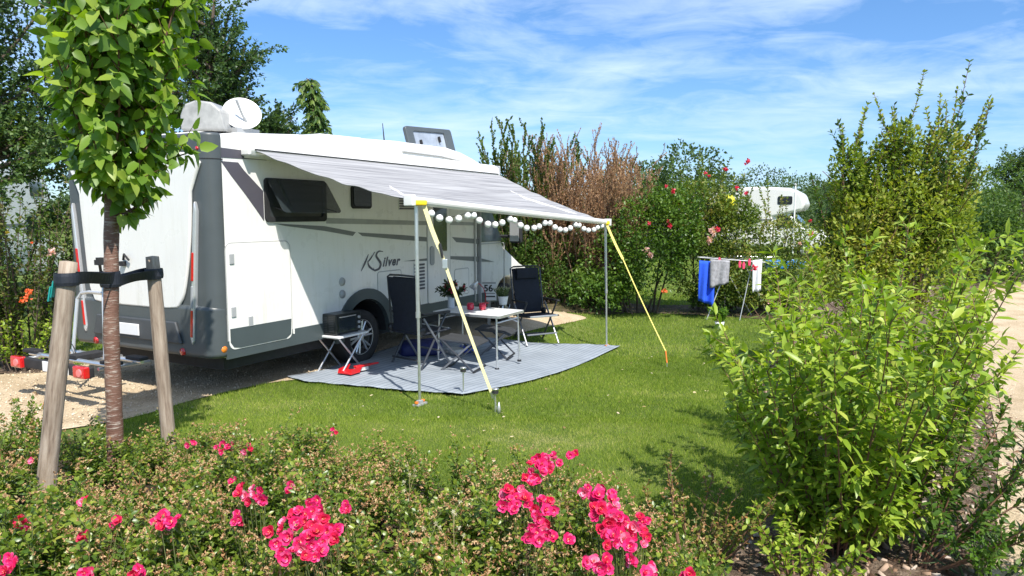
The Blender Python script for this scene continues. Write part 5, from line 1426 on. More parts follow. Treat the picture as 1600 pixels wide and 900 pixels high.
# taller dry stalks rising from the bed
M_fluff = leaf_mat('seed fluff', [(.3, .22, .12), (.55, .5, .36), (.6, .58, .46)], .3)
M_dry = pmat('dry stalk', (.30, .25, .11), .8, var=.3)
for k, (px_, py_, Y_, hgt, lab) in enumerate(((708, 800, 3.05, .32, 'pale dry seedhead stalk, right one at the bottom middle of the rose bed'), (670, 842, 2.9, .30, 'pale dry seedhead stalk, left one at the bottom middle of the rose bed'), (640, 742, 3.8, .28, 'thin stalk with a white seedhead in front of the lawn'), (218, 745, 3.9, .26, 'reddish bare shoot standing between the trunk and the right stake'), (350, 800, 3.2, .30, 'brown bare shoot right of the pink and lilac cluster'))):
    tp = D(px_, py_, Y_); t = empty('dry_stalk', (tp[0], tp[1], .1), 0, lab, 'dry stalk'); hh = tp[2] - .1
    p_ = shoot(rng, [0, 0, 0], [rng.normal(0, .12), rng.normal(0, .1), 1], hh, 0, .06, 8); p_ = p_ - (p_[-1] - [0, 0, hh]) * np.linspace(0, 1, 8)[:, None]
    tws = twigs(rng, [p_], 5, .14, .5, .5, .2, 4)
    link('stem', tubes_mesh('stem', [p_] + tws, [rad(p_, .003, .0015)] + [rad(a, .0015, .001) for a in tws], 5), M_dry if k != 3 else pmat('red shoot', (.3, .12, .05), .7), t)
    ends = [p_[-1]] + [a[-1] for a in tws]; SP = np.repeat(np.array(ends), 22, 0); SD = unit(rng.normal(0, 1, SP.shape))
    for e_ in ends: SP = np.repeat(np.array([e_]), 22, 0); SD = unit(rng.normal(0, 1, SP.shape)); link('seedhead', leaf_mesh('seedhead', SP, SD, unit(rng.normal(0, 1, SP.shape)), .013, .002, rng.uniform(.3, 1, len(SP)), T_LOW), M_fluff if k < 3 else M_spent, t)

M_olive = leaf_mat('olive brown leaves', [(.09, .15, .02), (.18, .26, .03), (.28, .34, .05), (.38, .36, .08), (.42, .28, .09)], .36, .5, .3, (1.5, 1.5, .5))
# ------------------------------------------------------------------ big leafy shrubs on the right
M_lime = leaf_mat('lime green leaves', [(.055, .115, .012), (.15, .25, .022), (.27, .38, .036), (.42, .50, .08), (.55, .48, .16)], .36, .4, .4, (1.5, 1.6, .4))
M_redstem = pmat('reddish brown stem', (.17, .085, .05), .6, var=.4, scale=15)
def cut(polys, f, rm=None):
    out = []
    for p_ in polys:
        b0_ = p_[:, 2] > f(p_[:, 0])
        if rm: b0_ |= (p_[:, 0] > rm(p_[:, 2])) | (-p_[:, 0] > rm(p_[:, 2]) * 1.02 + .06)
        bad = np.where(b0_)[0]
        if len(bad) and bad[0] < 3: continue
        out.append(p_[:bad[0]] if len(bad) else p_)
    return out
def shrub(name, label, x, y, nst, h, spread, mat_l, mat_s, twk=8, twl=.38, sp=.045, L_=.085, W_=.016, seed=0, up=.45, ang=.9, droop=.15, start=.12, T=T_LANCE, r0=.14, r_st=.007, twstart=.25, az=None, pair=True, lmin=.6, cat='shrub', group=None, bias=0.0, lab_crown='foliage', wob=.12, offset_z=0, env=None, rm=None):
    rng = np.random.default_rng(seed)
    t = empty(name, (x, y, float(gz(x, y)) + offset_z), 0, label, cat, group)
    st_ = fan(rng, nst, r0, h, spread, up, lmin, wob, 10, az=az)
    if env: st_ = cut(st_, env, rm)
    tw_ = twigs(rng, st_, twk, twl, .7, twstart, .35, 6)
    if env: tw_ = cut(tw_, lambda a: env(a) + .06, rm)
    P, Dd, fr = leaves_on(rng, st_ + tw_, sp, ang, start, droop, pair=pair)
    n = len(P); keep = P[:, 2] > .12; P, Dd, fr = P[keep], Dd[keep], fr[keep]; n = len(P)
    var = np.clip(rng.beta(2, 2.3, n) * .75 + .2 * fr + bias, 0, 1)
    link(lab_crown, leaf_mesh(lab_crown, P, Dd, up_normals(rng, Dd, .35), L_ * rng.uniform(.6, 1.15, n) * (1 - .35 * (fr > .93)), W_ * rng.uniform(.75, 1.15, n), var, T), mat_l, t)
    link('stems', tubes_mesh('stems', st_ + tw_, [rad(p_, r_st, r_st * .3) for p_ in st_] + [rad(p_, r_st * .4, r_st * .15) for p_ in tw_], 5), mat_s, t)
    print(name, seed, 'leaves', n)
    return t
shrub('leafy_shrub', 'big lime green leafy shrub with reddish stems in the right foreground', 1.86, 3.9, 52, 1.95, .64, M_lime, M_redstem, 9, .36, .043, .098, .0150, seed=41, up=.15, droop=.35, twstart=.06, r0=.2, env=lambda a: np.interp(a, [-1.1, -.9, -.65, -.45, -.2, .1, 1], [.80, 1.0, 1.18, 1.38, 1.64, 1.80, 1.86]) + .07 * np.sin(a * 23), rm=lambda z: np.interp(z, [.1, .3, .6, .95, 1.36, 1.9], [.30, .40, .50, .62, .70, .86]))
shrub('leafy_shrub', 'lime green shrub against the sandy path, right of the big foreground shrub', 2.62, 4.75, 22, 2.05, .55, M_lime, M_redstem, 8, .36, .045, .088, .016, seed=42, up=.2, env=lambda a: 1.9 + 0 * a, rm=lambda z: np.interp(z, [.1, .9, 1.25, 1.45, 2], [.34, .45, .55, .85, .95]))
shrub('leafy_shrub', 'low sprawling dull green shoots at the lower right over the wood chips', 2.1, 3.65, 12, 1.1, 1.15, leaf_mat('dull green leaves', [(.04, .09, .015), (.07, .14, .02), (.13, .2, .03)], .3), M_redstem, 8, .28, .026, .058, .012, seed=43, up=.1, az=(-.9, .9))
shrub('leafy_shrub', 'lime green shrub with small yellowish leaves behind the foreground shrub', 2.65, 5.6, 24, 1.5, .6, M_lime, M_redstem, 7, .34, .05, .075, .015, seed=44, up=.2)
shrub('leafy_shrub', 'green shrub along the path edge just beyond the lime shrub', 3.9, 7.0, 24, 1.25, .6, M_lime, M_redstem, 6, .34, .055, .075, .015, seed=45, up=.2, bias=-.15)
shrub('leafy_shrub', 'green shrub in the path border, left neighbour of the tall olive shrub', 3.65, 7.9, 22, 1.35, .6, M_lime, M_redstem, 6, .34, .055, .075, .015, seed=46, up=.2, bias=-.15)
shrub('low_plant', 'small yellow green plant with dry red brown tips by the lawn edge', .98, 3.72, 16, .52, .8, leaf_mat('mixed dry leaves', [(.06, .12, .02), (.14, .2, .03), (.3, .2, .07), (.42, .16, .06)], .3), M_redstem, 5, .16, .025, .032, .008, seed=47, cat='plant')
shrub('low_plant', 'low yellow green weed growing in the wood chips below the big shrub', 1.45, 3.45, 14, .42, .8, M_lime, M_redstem, 4, .18, .03, .05, .011, seed=48, cat='plant')
shrub('low_plant', 'feathery green weed in the bottom right corner of the bark mulch', 2.45, 3.55, 18, .32, 1.1, M_fresh, M_stemg, 5, .14, .018, .035, .006, seed=49, cat='plant')
# ------------------------------------------------------------------ shrubs and trees behind
M_hedge = leaf_mat('dark hedge leaves', [(.03, .07, .014), (.07, .14, .022), (.13, .22, .034), (.22, .30, .05)], .28, .4, .45)
M_hedge2 = leaf_mat('mixed hedge leaves', [(.035, .075, .015), (.09, .15, .026), (.17, .23, .04), (.28, .23, .065), (.38, .20, .07)], .28, .45, .4)
M_mid = leaf_mat('mid green leaves', [(.03, .07, .018), (.06, .12, .025), (.11, .18, .035), (.17, .24, .05)], .28, .5, .3)
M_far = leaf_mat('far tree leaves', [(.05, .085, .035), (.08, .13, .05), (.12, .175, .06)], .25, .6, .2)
M_trunk = pmat('grey brown bark', (.11, .08, .06), .9, var=.3, scale=12, bump=.5, bscale=40)
M_redtwig = leaf_mat('rusty feathery twigs', [(.22, .12, .06), (.38, .22, .12), (.48, .31, .17), (.34, .33, .14)], .25, .7, .15, (1.3, 1.1, .9))
def blob_shrub(name, label, base, blobs, n, size, W_, mat_l, seed, cat='shrub', group=None, stems=7, dscale=1.0, flowers=None, T=T_LOW, shoots_n=14, shoot_l=.5, mat_s=None, stem_r=.025, upbias=.3):
    rng = np.random.default_rng(seed); base = np.array([base[0], base[1], float(gz(base[0], base[1]))])
    t = empty(name, base, 0, label, cat, group)
    bl = [(b_[0] - base[0], b_[1] - base[1], b_[2], b_[3], b_[4], b_[5]) for b_ in blobs]
    P, d = blob_points(rng, n, bl); k = P[:, 2] > .12; P, d = P[k], d[k]
    # gaps: drop the leaves in pockets of a 3D wave pattern
    g_ = np.sin(P[:, 0] * 5.1 + seed) + np.sin(P[:, 1] * 4.3 + 1.3 * seed) + np.sin(P[:, 2] * 5.7 + 2 * P[:, 0])
    k = (g_ > -1.35) | (rng.uniform(0, 1, len(P)) < .25); P, d = P[k], d[k]
    Dd = unit(d * .6 + rng.normal(0, .7, P.shape) + [0, 0, upbias]); m = len(P)
    # shoots that break the outline
    sp_ = []
    for i in range(shoots_n):
        b_ = bl[rng.integers(len(bl))]; th = rng.uniform(0, 6.28); ph = rng.uniform(.2, 1.3)
        dd_ = np.array([math.cos(th) * math.cos(ph), math.sin(th) * math.cos(ph), math.sin(ph)]); p0 = np.array(b_[:3]) + dd_ * np.array(b_[3:]) * .8
        sp_.append(shoot(rng, p0, unit(dd_ + [0, 0, .8]), shoot_l * rng.uniform(.4, 1.1), .5, .15, 7))
    P2, D2, f2 = leaves_on(rng, sp_, size * .55, .85, .1, 0)
    P = np.concatenate([P, P2]); Dd = np.concatenate([Dd, D2]); m2 = len(P)
    patch = .5 + .5 * np.sin(P[:, 0] * 2.3 + seed) * np.sin(P[:, 2] * 2.9 + 1.1 * P[:, 1])
    var = np.clip(rng.beta(2, 2.4, m2) * .6 + .32 * patch, 0, 1)
    link('foliage', leaf_mesh('foliage', P, Dd, up_normals(rng, Dd, .5), size * rng.uniform(.6, 1.2, m2), W_ * rng.uniform(.7, 1.2, m2), var, T), mat_l, t)
    st_ = []
    for i in range(stems):
        b_ = bl[i % len(bl)]; tgt = np.array(b_[:3]) + rng.normal(0, .35, 3) * np.array(b_[3:]); s_ = np.array([rng.normal(0, .12), rng.normal(0, .1), -.05]) + np.array([b_[0] * .35, b_[1] * .35, 0])
        mid = np.array([s_[0] * .6 + tgt[0] * .4, s_[1] * .6 + tgt[1] * .4, tgt[2] * .55]); tt = np.linspace(0, 1, 8)[:, None]
        st_.append((1 - tt) ** 2 * s_ + 2 * tt * (1 - tt) * mid + tt * tt * tgt)
    tws = twigs(rng, st_, 6, .5, .7, .35, .3, 5)
    link('stems', tubes_mesh('stems', st_ + tws + sp_, [rad(p_, stem_r, stem_r * .4) for p_ in st_] + [rad(p_, stem_r * .3, .004) for p_ in tws] + [rad(p_, .006, .003) for p_ in sp_], 5), mat_s or M_trunk, t)
    if flowers:
        for i, (px_, py_, Y_, s_, mt_) in enumerate(flowers):
            q = D(px_, py_, Y_) - base; n_ = 30; s_ = s_ * .62; Dq = unit(rng.normal(0, 1, (n_, 3)))
            link('flower', leaf_mesh('flower', q + rng.normal(0, s_ * .25, (n_, 3)), Dq, up_normals(rng, Dq, 1), s_ * .8, s_ * .4, rng.uniform(0, 1, n_), T_PETAL), mt_, t)
    return t
M_redfl = leaf_mat('crimson petals', [(.45, .01, .04), (.7, .03, .09), (.75, .12, .2)], .25)
M_pinkfl = leaf_mat('pale pink petals', [(.62, .35, .34), (.72, .5, .48)], .25)
M_corfl = leaf_mat('coral petals', [(.75, .12, .04), (.85, .25, .1)], .25)
def bb(px_, py_, Y_, rx, ry, rz):
    p_ = D(px_, py_, Y_); return (p_[0], p_[1], p_[2], rx, ry, rz)
# hibiscus hedge behind the awning
blob_shrub('flowering_shrub', 'dense dark green shrub with crimson flowers behind the far awning leg', G(1000, 484)[:2], [bb(960, 400, 14.6, .75, .7, .75), bb(1010, 360, 14.5, .9, .8, 1.05), bb(1050, 330, 14.6, .7, .7, .75), bb(930, 440, 14.4, .6, .6, .45)], 15000, .085, .026, M_hedge, 61, stems=10,
    flowers=[(1052, 299, 13.9, .09, M_redfl), (1045, 345, 13.8, .07, M_redfl), (1047, 353, 13.8, .09, M_redfl), (1015, 349, 13.8, .07, M_redfl), (1010, 390, 13.7, .10, M_pinkfl), (1017, 398, 13.7, .11, M_pinkfl), (1041, 291, 13.9, .06, M_redfl)], shoots_n=16, shoot_l=.6)
blob_shrub('flowering_shrub', 'dark green shrub with red buds and coppery leaf tips left of the drying washing', G(1080, 480)[:2], [bb(1100, 400, 15.1, .75, .7, .7), bb(1130, 350, 15.0, .8, .7, .6), bb(1090, 310, 15.0, .75, .6, .62), bb(1150, 320, 15.0, .5, .5, .35)], 12000, .08, .024, M_hedge2, 62, stems=10,
    flowers=[(1168, 253, 13.8, .10, M_redfl), (1134, 264, 13.8, .08, M_redfl), (1102, 270, 13.8, .06, M_redfl), (1108, 275, 13.8, .06, M_redfl), (1151, 293, 13.7, .08, M_redfl), (1166, 302, 13.6, .07, M_redfl), (1114, 362, 13.5, .14, M_pinkfl), (1108, 375, 13.5, .12, M_pinkfl), (1121, 358, 13.5, .10, M_redfl), (1038, 455, 13.9, .09, M_corfl)], shoots_n=22, shoot_l=.8)
blob_shrub('flowering_shrub', 'loose coppery green shrub in front of the distant white motorhome', G(1215, 478)[:2], [bb(1200, 400, 15.0, .75, .6, .42), bb(1225, 350, 15.0, .6, .5, .35), bb(1190, 440, 15.0, .8, .6, .35), bb(1265, 420, 15.0, .6, .5, .5)], 6500, .075, .022, M_hedge2, 63, stems=9,
    flowers=[(1266, 345, 13.6, .06, M_redfl), (1268, 365, 13.6, .07, M_redfl), (1200, 470, 13.5, .08, M_pinkfl), (1250, 380, 13.6, .06, M_pinkfl), (1180, 418, 13.4, .1, M_redfl)], shoots_n=26, shoot_l=.9)
blob_shrub('green_shrub', 'low leafy green shrub behind the clothes airer', G(1160, 480)[:2], [bb(1120, 450, 15.3, .6, .5, .4), bb(1200, 455, 15.3, .7, .5, .4)], 5000, .08, .024, M_mid, 64, stems=8)
# rusty feathery shrub: upright bare twigs
def feathery(label, x, y, seed, n, h, spread, matl, lab='feathery_shrub', green=0.0, sp=.05, xr=1.0):
    rng = np.random.default_rng(seed); base = np.array([x, y, float(gz(x, y))]); t = empty(lab, base, 0, label, 'shrub')
    st_ = fan(rng, n, .35 * xr, h, spread, .25, .62, .10, 11)
    tw_ = twigs(rng, st_, 9, .75, .38, .25, .4, 6, shrink=.45); tw2 = twigs(rng, tw_, 3, .32, .4, .2, .3, 4)
    P, Dd, fr = leaves_on(rng, st_ + tw_ + tw2, sp * .42, .5, .1, -.1, pair=False); k = P[:, 2] > .5; P, Dd = P[k], Dd[k]; m = len(P)
    var = np.clip(rng.beta(2, 2, m) * .8 + .2 * np.sin(P[:, 0] * 2) * np.sin(P[:, 2]), 0, 1)
    link('foliage', leaf_mesh('foliage', P, Dd, up_normals(rng, Dd, .8), .06 * rng.uniform(.5, 1.2, m), .011 + green * .016, var, T_LOW), matl, t)
    link('stems', tubes_mesh('stems', st_ + tw_ + tw2, [rad(p_, .016, .005) for p_ in st_] + [rad(p_, .006, .003) for p_ in tw_] + [rad(p_, .003, .002) for p_ in tw2], 4), pmat('rusty twig bark', (.20, .125, .08), .8, var=.3), t)
    print(lab, m); return t
c_ = D(925, 470, 15.2); feathery('tall rusty brown feathery shrub with bare upright twigs behind the awning', c_[0], c_[1], 71, 54, 3.35, .40, M_redtwig)
c_ = D(868, 470, 15.4); feathery('rusty shrub of thin bare twigs between the green bush and the taller rusty one', c_[0], c_[1], 72, 34, 3.3, .34, M_redtwig)
c_ = D(965, 470, 16.2); feathery('rusty orange feathery shrub at the right end of the brown twigs', c_[0], c_[1], 73, 34, 3.15, .30, M_redtwig)
c_ = D(822, 470, 15.6); feathery('green and rusty shrub with tall shoots just beyond the motorhome front', c_[0], c_[1], 74, 36, 3.5, .34, leaf_mat('green shoot leaves', [(.03, .07, .012), (.07, .13, .02), (.13, .18, .03), (.22, .14, .06)], .3), 'shoot_shrub', .9, .045)
blob_shrub('green_shrub', 'low bright green bush between the navy chair and the brown stems', D(850, 480, 15.0)[:2], [bb(842, 400, 15.0, .45, .4, .5), bb(890, 390, 15.2, .4, .4, .55), bb(860, 440, 15.0, .5, .4, .4)], 5200, .075, .022, M_mid, 65, stems=10)
# thin stems showing below the hedge
# trees behind, on the left
def tree_at(name, label, x, y, trunk_h, blobs, n, size, W_, matl, seed, tr=.12, cat='tree', group=None, T=T_LOW, layered=0.0):
    rng = np.random.default_rng(seed); base = np.array([x, y, 0.0]); t = empty(name, base, 0, label, cat, group)
    bl = [(b_[0] - x, b_[1] - y, b_[2], b_[3], b_[4], b_[5]) for b_ in blobs]
    top = max(b_[2] + b_[5] * .6 for b_ in bl); cx_ = np.mean([b_[0] for b_ in bl])
    tkp = np.array([[0, 0, -.1], [.02, 0, trunk_h], [cx_ * .6, 0, (trunk_h + top) / 2], [cx_, 0, top]]); tkf = np.stack([np.interp(np.linspace(0, 3, 16), range(4), tkp[:, i]) for i in range(3)], 1)
    link('trunk', tubes_mesh('trunk', [tkf], [rad(tkf, tr, tr * .2)], 10), M_trunk, t)
    lm = []
    for b_ in bl:
        for k in range(7):
            e_ = np.array(b_[:3]) + unit(rng.normal(0, 1, 3)) * np.array(b_[3:]) * rng.uniform(.6, 1.12); z0 = np.clip(e_[2] - rng.uniform(.4, 1.2) * abs(e_[2] - trunk_h) * .5, trunk_h * .8, top * .95)
            s_ = np.array([np.interp(z0, tkf[:, 2], tkf[:, 0]), 0, z0]); mid = (s_ + e_) / 2 + [0, 0, -.1 * abs(e_[0] - s_[0])]; tt = np.linspace(0, 1, 8)[:, None]
            lm.append((1 - tt) ** 2 * s_ + 2 * tt * (1 - tt) * mid + tt * tt * e_)
    tws = twigs(rng, lm, 9, .9 if size > .07 else .7, .7, .25, .2, 6)
    tw2 = twigs(rng, tws, 3, .45, .7, .3, .1, 5)
    link('limbs', tubes_mesh('limbs', lm + tws, [rad(p_, tr * .35, tr * .08) for p_ in lm] + [rad(p_, .01, .004) for p_ in tws], 5), M_trunk, t)
    P1, D1, f1 = leaves_on(rng, tws + tw2 + lm, size * .5, .85, .1, .1, pair=True)
    P2, d2 = blob_points(rng, n, bl); D2 = unit(d2 + rng.normal(0, .8, d2.shape))
    g_ = np.sin(P2[:, 0] * 3.1 + seed) + np.sin(P2[:, 1] * 2.3) + np.sin(P2[:, 2] * 3.7 + 2 * P2[:, 0]); k = g_ > -.3; P2, D2 = P2[k], D2[k]
    P = np.concatenate([P1, P2]); Dd = np.concatenate([D1, D2]); m = len(P)
    var = np.clip(rng.beta(2, 2.2, m) * .75 + .2 * np.sin(P[:, 0] * 1.5 + P[:, 2] * 2), 0, 1)
    link('crown', leaf_mesh('crown', P, Dd, up_normals(rng, Dd, .5), size * rng.uniform(.6, 1.2, m), W_ * rng.uniform(.7, 1.2, m), var, T), matl, t)
    print(name, seed, m); return t
M_elm = leaf_mat('dark tree leaves', [(.035, .07, .025), (.065, .12, .04), (.11, .18, .055), (.18, .25, .08)], .28, .45, .4)
p_ = D(-30, 500, 12.0)
tree_at('broad_tree', 'big dark green tree at the upper left edge behind the young tree', p_[0], p_[1], 1.4, [bb(0, 170, 12, 1.3, 1.1, 1.3), bb(20, 40, 12.2, 1.0, 1.0, 1.1), bb(-80, 90, 12.5, 1.3, 1.2, 1.6), bb(60, 240, 12.4, .9, .9, .9)], 5000, .085, .028, M_elm, 81)
p_ = D(300, 500, 14.0)
tree_at('broad_tree', 'dark green tree with spreading twigs above the satellite dish', p_[0], p_[1], 1.6, [bb(300, 130, 14, 1.2, 1.1, 1.3), bb(355, 120, 14, .6, .7, .9), bb(250, 60, 14, 1.1, 1.0, 1.2), bb(330, 40, 14.2, .6, .6, .7), bb(390, 190, 14.2, .55, .5, .4), bb(440, 205, 14.5, .3, .3, .2)], 3600, .085, .028, M_elm, 82)
# narrow weeping top beyond the roof
p_ = D(497, 330, 15.0); rng = np.random.default_rng(83)
t = empty('narrow_tree', (p_[0], p_[1], 0), 0, 'narrow column tree with hanging long leaves rising behind the motorhome roof', 'tree')
hh = D(490, 122, 15)[2]; tkp = np.array([[0, 0, -.1], [0, 0, 2], [.02, 0, hh - .8], [-.10, 0, hh - .1], [-.16, 0, hh]]); link('trunk', tubes_mesh('trunk', [tkp], [np.array([.06, .05, .03, .015, .01])], 8), M_trunk, t)
sp_ = []
for i in range(130):
    z = hh - .03 - 2.2 * i / 130; th = i * 2.4; x0 = np.interp(z, tkp[:, 2], tkp[:, 0]); sp_.append(shoot(rng, [x0, 0, z], [math.cos(th) * .8, math.sin(th) * .8, .45], .16 + .20 * rng.uniform(), -1.6, .1, 7))
P, Dd, fr = leaves_on(rng, sp_, .04, .7, .15, .7, pair=True); m = len(P)
link('crown', leaf_mesh('crown', P, Dd, up_normals(rng, Dd, .5, (.2, -.6, .5)), .15 * rng.uniform(.7, 1.1, m), .026, rng.uniform(0, 1, m), T_LANCE), M_mid, t)
link('limbs', tubes_mesh('limbs', sp_, [rad(a, .008, .003) for a in sp_], 4), M_trunk, t)
# shrub on the left beside the motorhome
shrub('flowering_shrub', 'tall green shrub with a few coral and pink flowers left of the motorhome rear', *D(45, 575, 8.7)[:2], 34, 2.55, .30, leaf_mat('left shrub leaves', [(.025, .055, .012), (.05, .10, .018), (.09, .15, .025), (.16, .15, .05), (.22, .15, .06)], .28), M_trunk, 9, .5, .05, .07, .018, seed=91, up=.3, r0=.3, r_st=.012)
ls = [o for o in bpy.data.objects if o.get('label', '').startswith('tall green shrub with a few coral')][0]
for k, (px_, py_, mt_, s_) in enumerate(((46, 456, M_corfl, .07), (40, 465, M_corfl, .06), (34, 470, M_corfl, .05), (80, 394, M_pinkfl, .07), (50, 379, M_corfl, .03), (10, 363, leaf_mat('yellow petals', [(.8, .6, .05), (.8, .7, .2)], .2), .045))):
    q = D(px_, py_, 8.1) - np.array(ls.location); n_ = 30; s_ = s_ * .6; Dq = unit(rng.normal(0, 1, (n_, 3)))
    link('flower', leaf_mesh('flower', q + rng.normal(0, s_ * .3, (n_, 3)), Dq, up_normals(rng, Dq, 1), s_ * .8, s_ * .45, rng.uniform(0, 1, n_), T_PETAL), mt_, ls)
shrub('green_shrub', 'dark leafy shrub at the left edge below the big tree', *D(-25, 570, 9.3)[:2], 26, 2.3, .4, M_mid, M_trunk, 8, .5, .055, .075, .019, seed=92, up=.3, r0=.3, r_st=.012)
shrub('low_plant', 'small yellow green shrub in the bark strip at the lower left of the motorhome', *D(38, 570, 8.4)[:2], 14, .75, .5, M_lime, M_trunk, 5, .25, .04, .06, .015, seed=93, cat='plant')
# far trees beyond the campsite
far = [(1075, 275, 30, 1.6, 1.5, 1.3, 'rounded bluish tree beyond the crimson flowered shrub'), (990, 290, 32, 1.8, 1.5, 1.2, 'far tree showing right of the rusty shrub tops'), (1030, 300, 36, 2.0, 1.6, 1.4, 'far green tree behind the dark flowering hedge'),
       (1190, 300, 46, 2.3, 2, 1.6, 'pale distant tree behind the yellow balloon'), (1232, 305, 52, 2.6, 2, 1.5, 'distant tree just left of the tall olive shrub'), (1268, 305, 60, 3.0, 2, 1.8, 'distant tree seen behind the left shoots of the olive shrub'),
       (1215, 330, 40, 2.2, 1.8, 1.3, 'pale green willow like bush behind the distant motorhome cab'), (1280, 340, 36, 2.0, 1.6, 1.4, 'grey green bush behind the distant white car'),
       (1525, 330, 22, 1.2, 1.1, 1.2, 'hedge bush with yellow tips right of the olive shrub'), (1575, 325, 21, 1.2, 1.1, 1.3, 'hedge bush at the right picture edge above the path'), (1540, 360, 20.0, 1.2, 1.0, 1.0, 'dark low bush at the foot of the right hedge'), (1620, 340, 20.5, 1.3, 1.1, 1.2, 'hedge bush cut off by the right picture edge'),
       (1450, 330, 30, 2.2, 1.6, 1.4, 'grey green bush hidden mostly behind the olive shrub')]
for k, (px_, py_, Y_, rx, ry, rz, lab) in enumerate(far):
    p_ = D(px_, py_, Y_); sz = .17 if Y_ > 28 else .095
    blob_shrub('distant_tree' if Y_ > 28 else 'hedge_bush', lab, p_[:2], [(p_[0], p_[1], p_[2], rx, ry, rz), (p_[0] - rx * .6, p_[1] + .3, p_[2] - rz * .7, rx * .8, ry, rz * .8), (p_[0] + rx * .6, p_[1], p_[2] - rz * .6, rx * .8, ry, rz * .8), (p_[0], p_[1], max(.5, p_[2] - rz * 1.4), rx * 1.1, ry, rz)], 6500, sz, sz * .35, M_far if Y_ > 28 else M_mid, 100 + k, cat='tree' if Y_ > 28 else 'bush', group='trees beyond the campsite' if Y_ > 28 else 'bushes of the right hedge', shoots_n=8, shoot_l=.6)
p_ = D(1590, 400, 34); tree_at('broad_tree', 'dark rounded tree above the hedge at the right picture edge', p_[0], p_[1], 2.0, [bb(1590, 275, 34, 1.1, 1, .9), bb(1625, 260, 34, 1.4, 1, 1.2)], 3500, .12, .04, M_elm, 120)
# a far wood that closes the horizon
rng = np.random.default_rng(130); N_ = 60000
x = rng.uniform(-90, 110, N_); y = 85 + 8 * np.sin(x * .11) + rng.normal(0, 2.5, N_); top = 3.6 + 1.1 * np.sin(x * .23) + .8 * np.sin(x * .71 + 1) + .5 * np.sin(x * 1.9)
z = top * rng.uniform(0, 1, N_) ** .6; P = np.stack([x, y, z], 1); Dd = unit(rng.normal(0, 1, P.shape))
tag(link('distant_wood', leaf_mesh('wood', P, Dd, up_normals(rng, Dd, .6), .55, .25, np.clip(.5 + .3 * np.sin(x * .5) + rng.normal(0, .2, N_), 0, 1), T_LOW), M_far), 'low far wood closing the horizon behind the campsite', 'wood', kind='stuff')

# ------------------------------------------------------------------ vehicles behind the hedge
def far_camper(name, label, x, y, rz, s_=1.0):
    t = empty(name, (x, y, 0), rz, label, 'motorhome')
    MB().prism([(-3.0, .45), (1.3, .45), (1.3, 1.75), (2.5, 2.05), (2.62, 2.3), (2.45, 2.75), (2.0, 3.0), (.9, 3.08), (-3.0, 3.02)], -1.1, 1.1).build('body', M_white, t, bevel=.12, seg=4)
    MB().prism([(1.25, .42), (3.5, .42), (3.55, .9), (3.3, 1.15), (2.6, 1.25), (1.95, 1.95), (1.25, 2.0)], -.98, .98).build('cab', M_white, t, bevel=.08, seg=3)
    MB().prism([(2.64, 1.27), (2.06, 1.86), (2.10, 1.9), (2.70, 1.29)], -.8, .8).build('windscreen', M_glass, t)
    for s in (-1, 1):
        MB().prism(rrect(1.5, 2.1, 2.30, 2.65, .06), s * 1.10 - .015, s * 1.10 + .015).build('alcove_window', M_glass, t)
        MB().prism(rrect(-2.2, -1.2, 1.7, 2.3, .06), s * 1.10 - .015, s * 1.10 + .015).build('side_window', M_glass, t)
        MB().prism([(1.5, 1.3), (2.35, 1.3), (1.95, 1.8), (1.5, 1.85)], s * .98 - .012, s * .98 + .012).build('cab_window', M_glass, t)
        for u in (-1.5, 2.65):
            w = MB().lathe([(.2, -.1), (.34, -.1), (.345, .1), (.2, .1)], 24, (u, s * .9, .345), 'Y').build('wheel', M_dark, t, smooth=True)
            MB().lathe([(0, -.09), (.2, -.09), (.2, .09), (0, .09)], 16, (u, s * .9, .345), 'Y').build('rim', M_silver, w)
    MB().prism([(-3.0, 1.5), (1.3, 1.6), (1.3, 1.68), (-3.0, 1.56)], -1.106, -1.09).build('stripe', M_decal2, t)
    return t
p_ = D(1200, 330, 33); far_camper('motorhome', 'distant white motorhome with overcab window seen above the coppery shrub', p_[0] - 1.0, p_[1], R(-28))
p_ = D(900, 330, 34); far_camper('motorhome', 'white motorhome glimpsed through the rusty twigs', p_[0] + .5, p_[1], R(160))
p_ = D(-20, 420, 15.5); far_camper('motorhome', 'white motorhome glimpsed through the shrub at the left edge', p_[0] - .9, p_[1], R(100))
p_ = D(1226, 413, 17.5); q = MB(); q.prism([(-.42, 0), (.42, 0), (.46, .16), (.40, .20), (-.40, .20), (-.46, .16)], -.22, .22); o = q.build('blue_tub', pmat('light blue plastic', (.01, .22, .55), .4), None, bevel=.03)
o.location = (p_[0], p_[1], p_[2] - .1); tag(o, 'bright light blue plastic boat shaped tub on a trestle behind the hedge', 'tub')
q = MB(); hz_ = p_[2] - .1
ts_ = empty('trestle', (p_[0], p_[1], 0), 0, 'plain grey trestle carrying the light blue tub', 'trestle')
for a in (-.3, .3):
    MB().tube([(a - .12, 0, 0), (a, 0, hz_)], .015, 6).build('leg', M_grey, ts_); MB().tube([(a + .12, 0, 0), (a, 0, hz_)], .015, 6).build('leg', M_grey, ts_)
MB().box((0, 0, hz_ - .012), (.8, .3, .02)).build('board', M_grey, ts_)
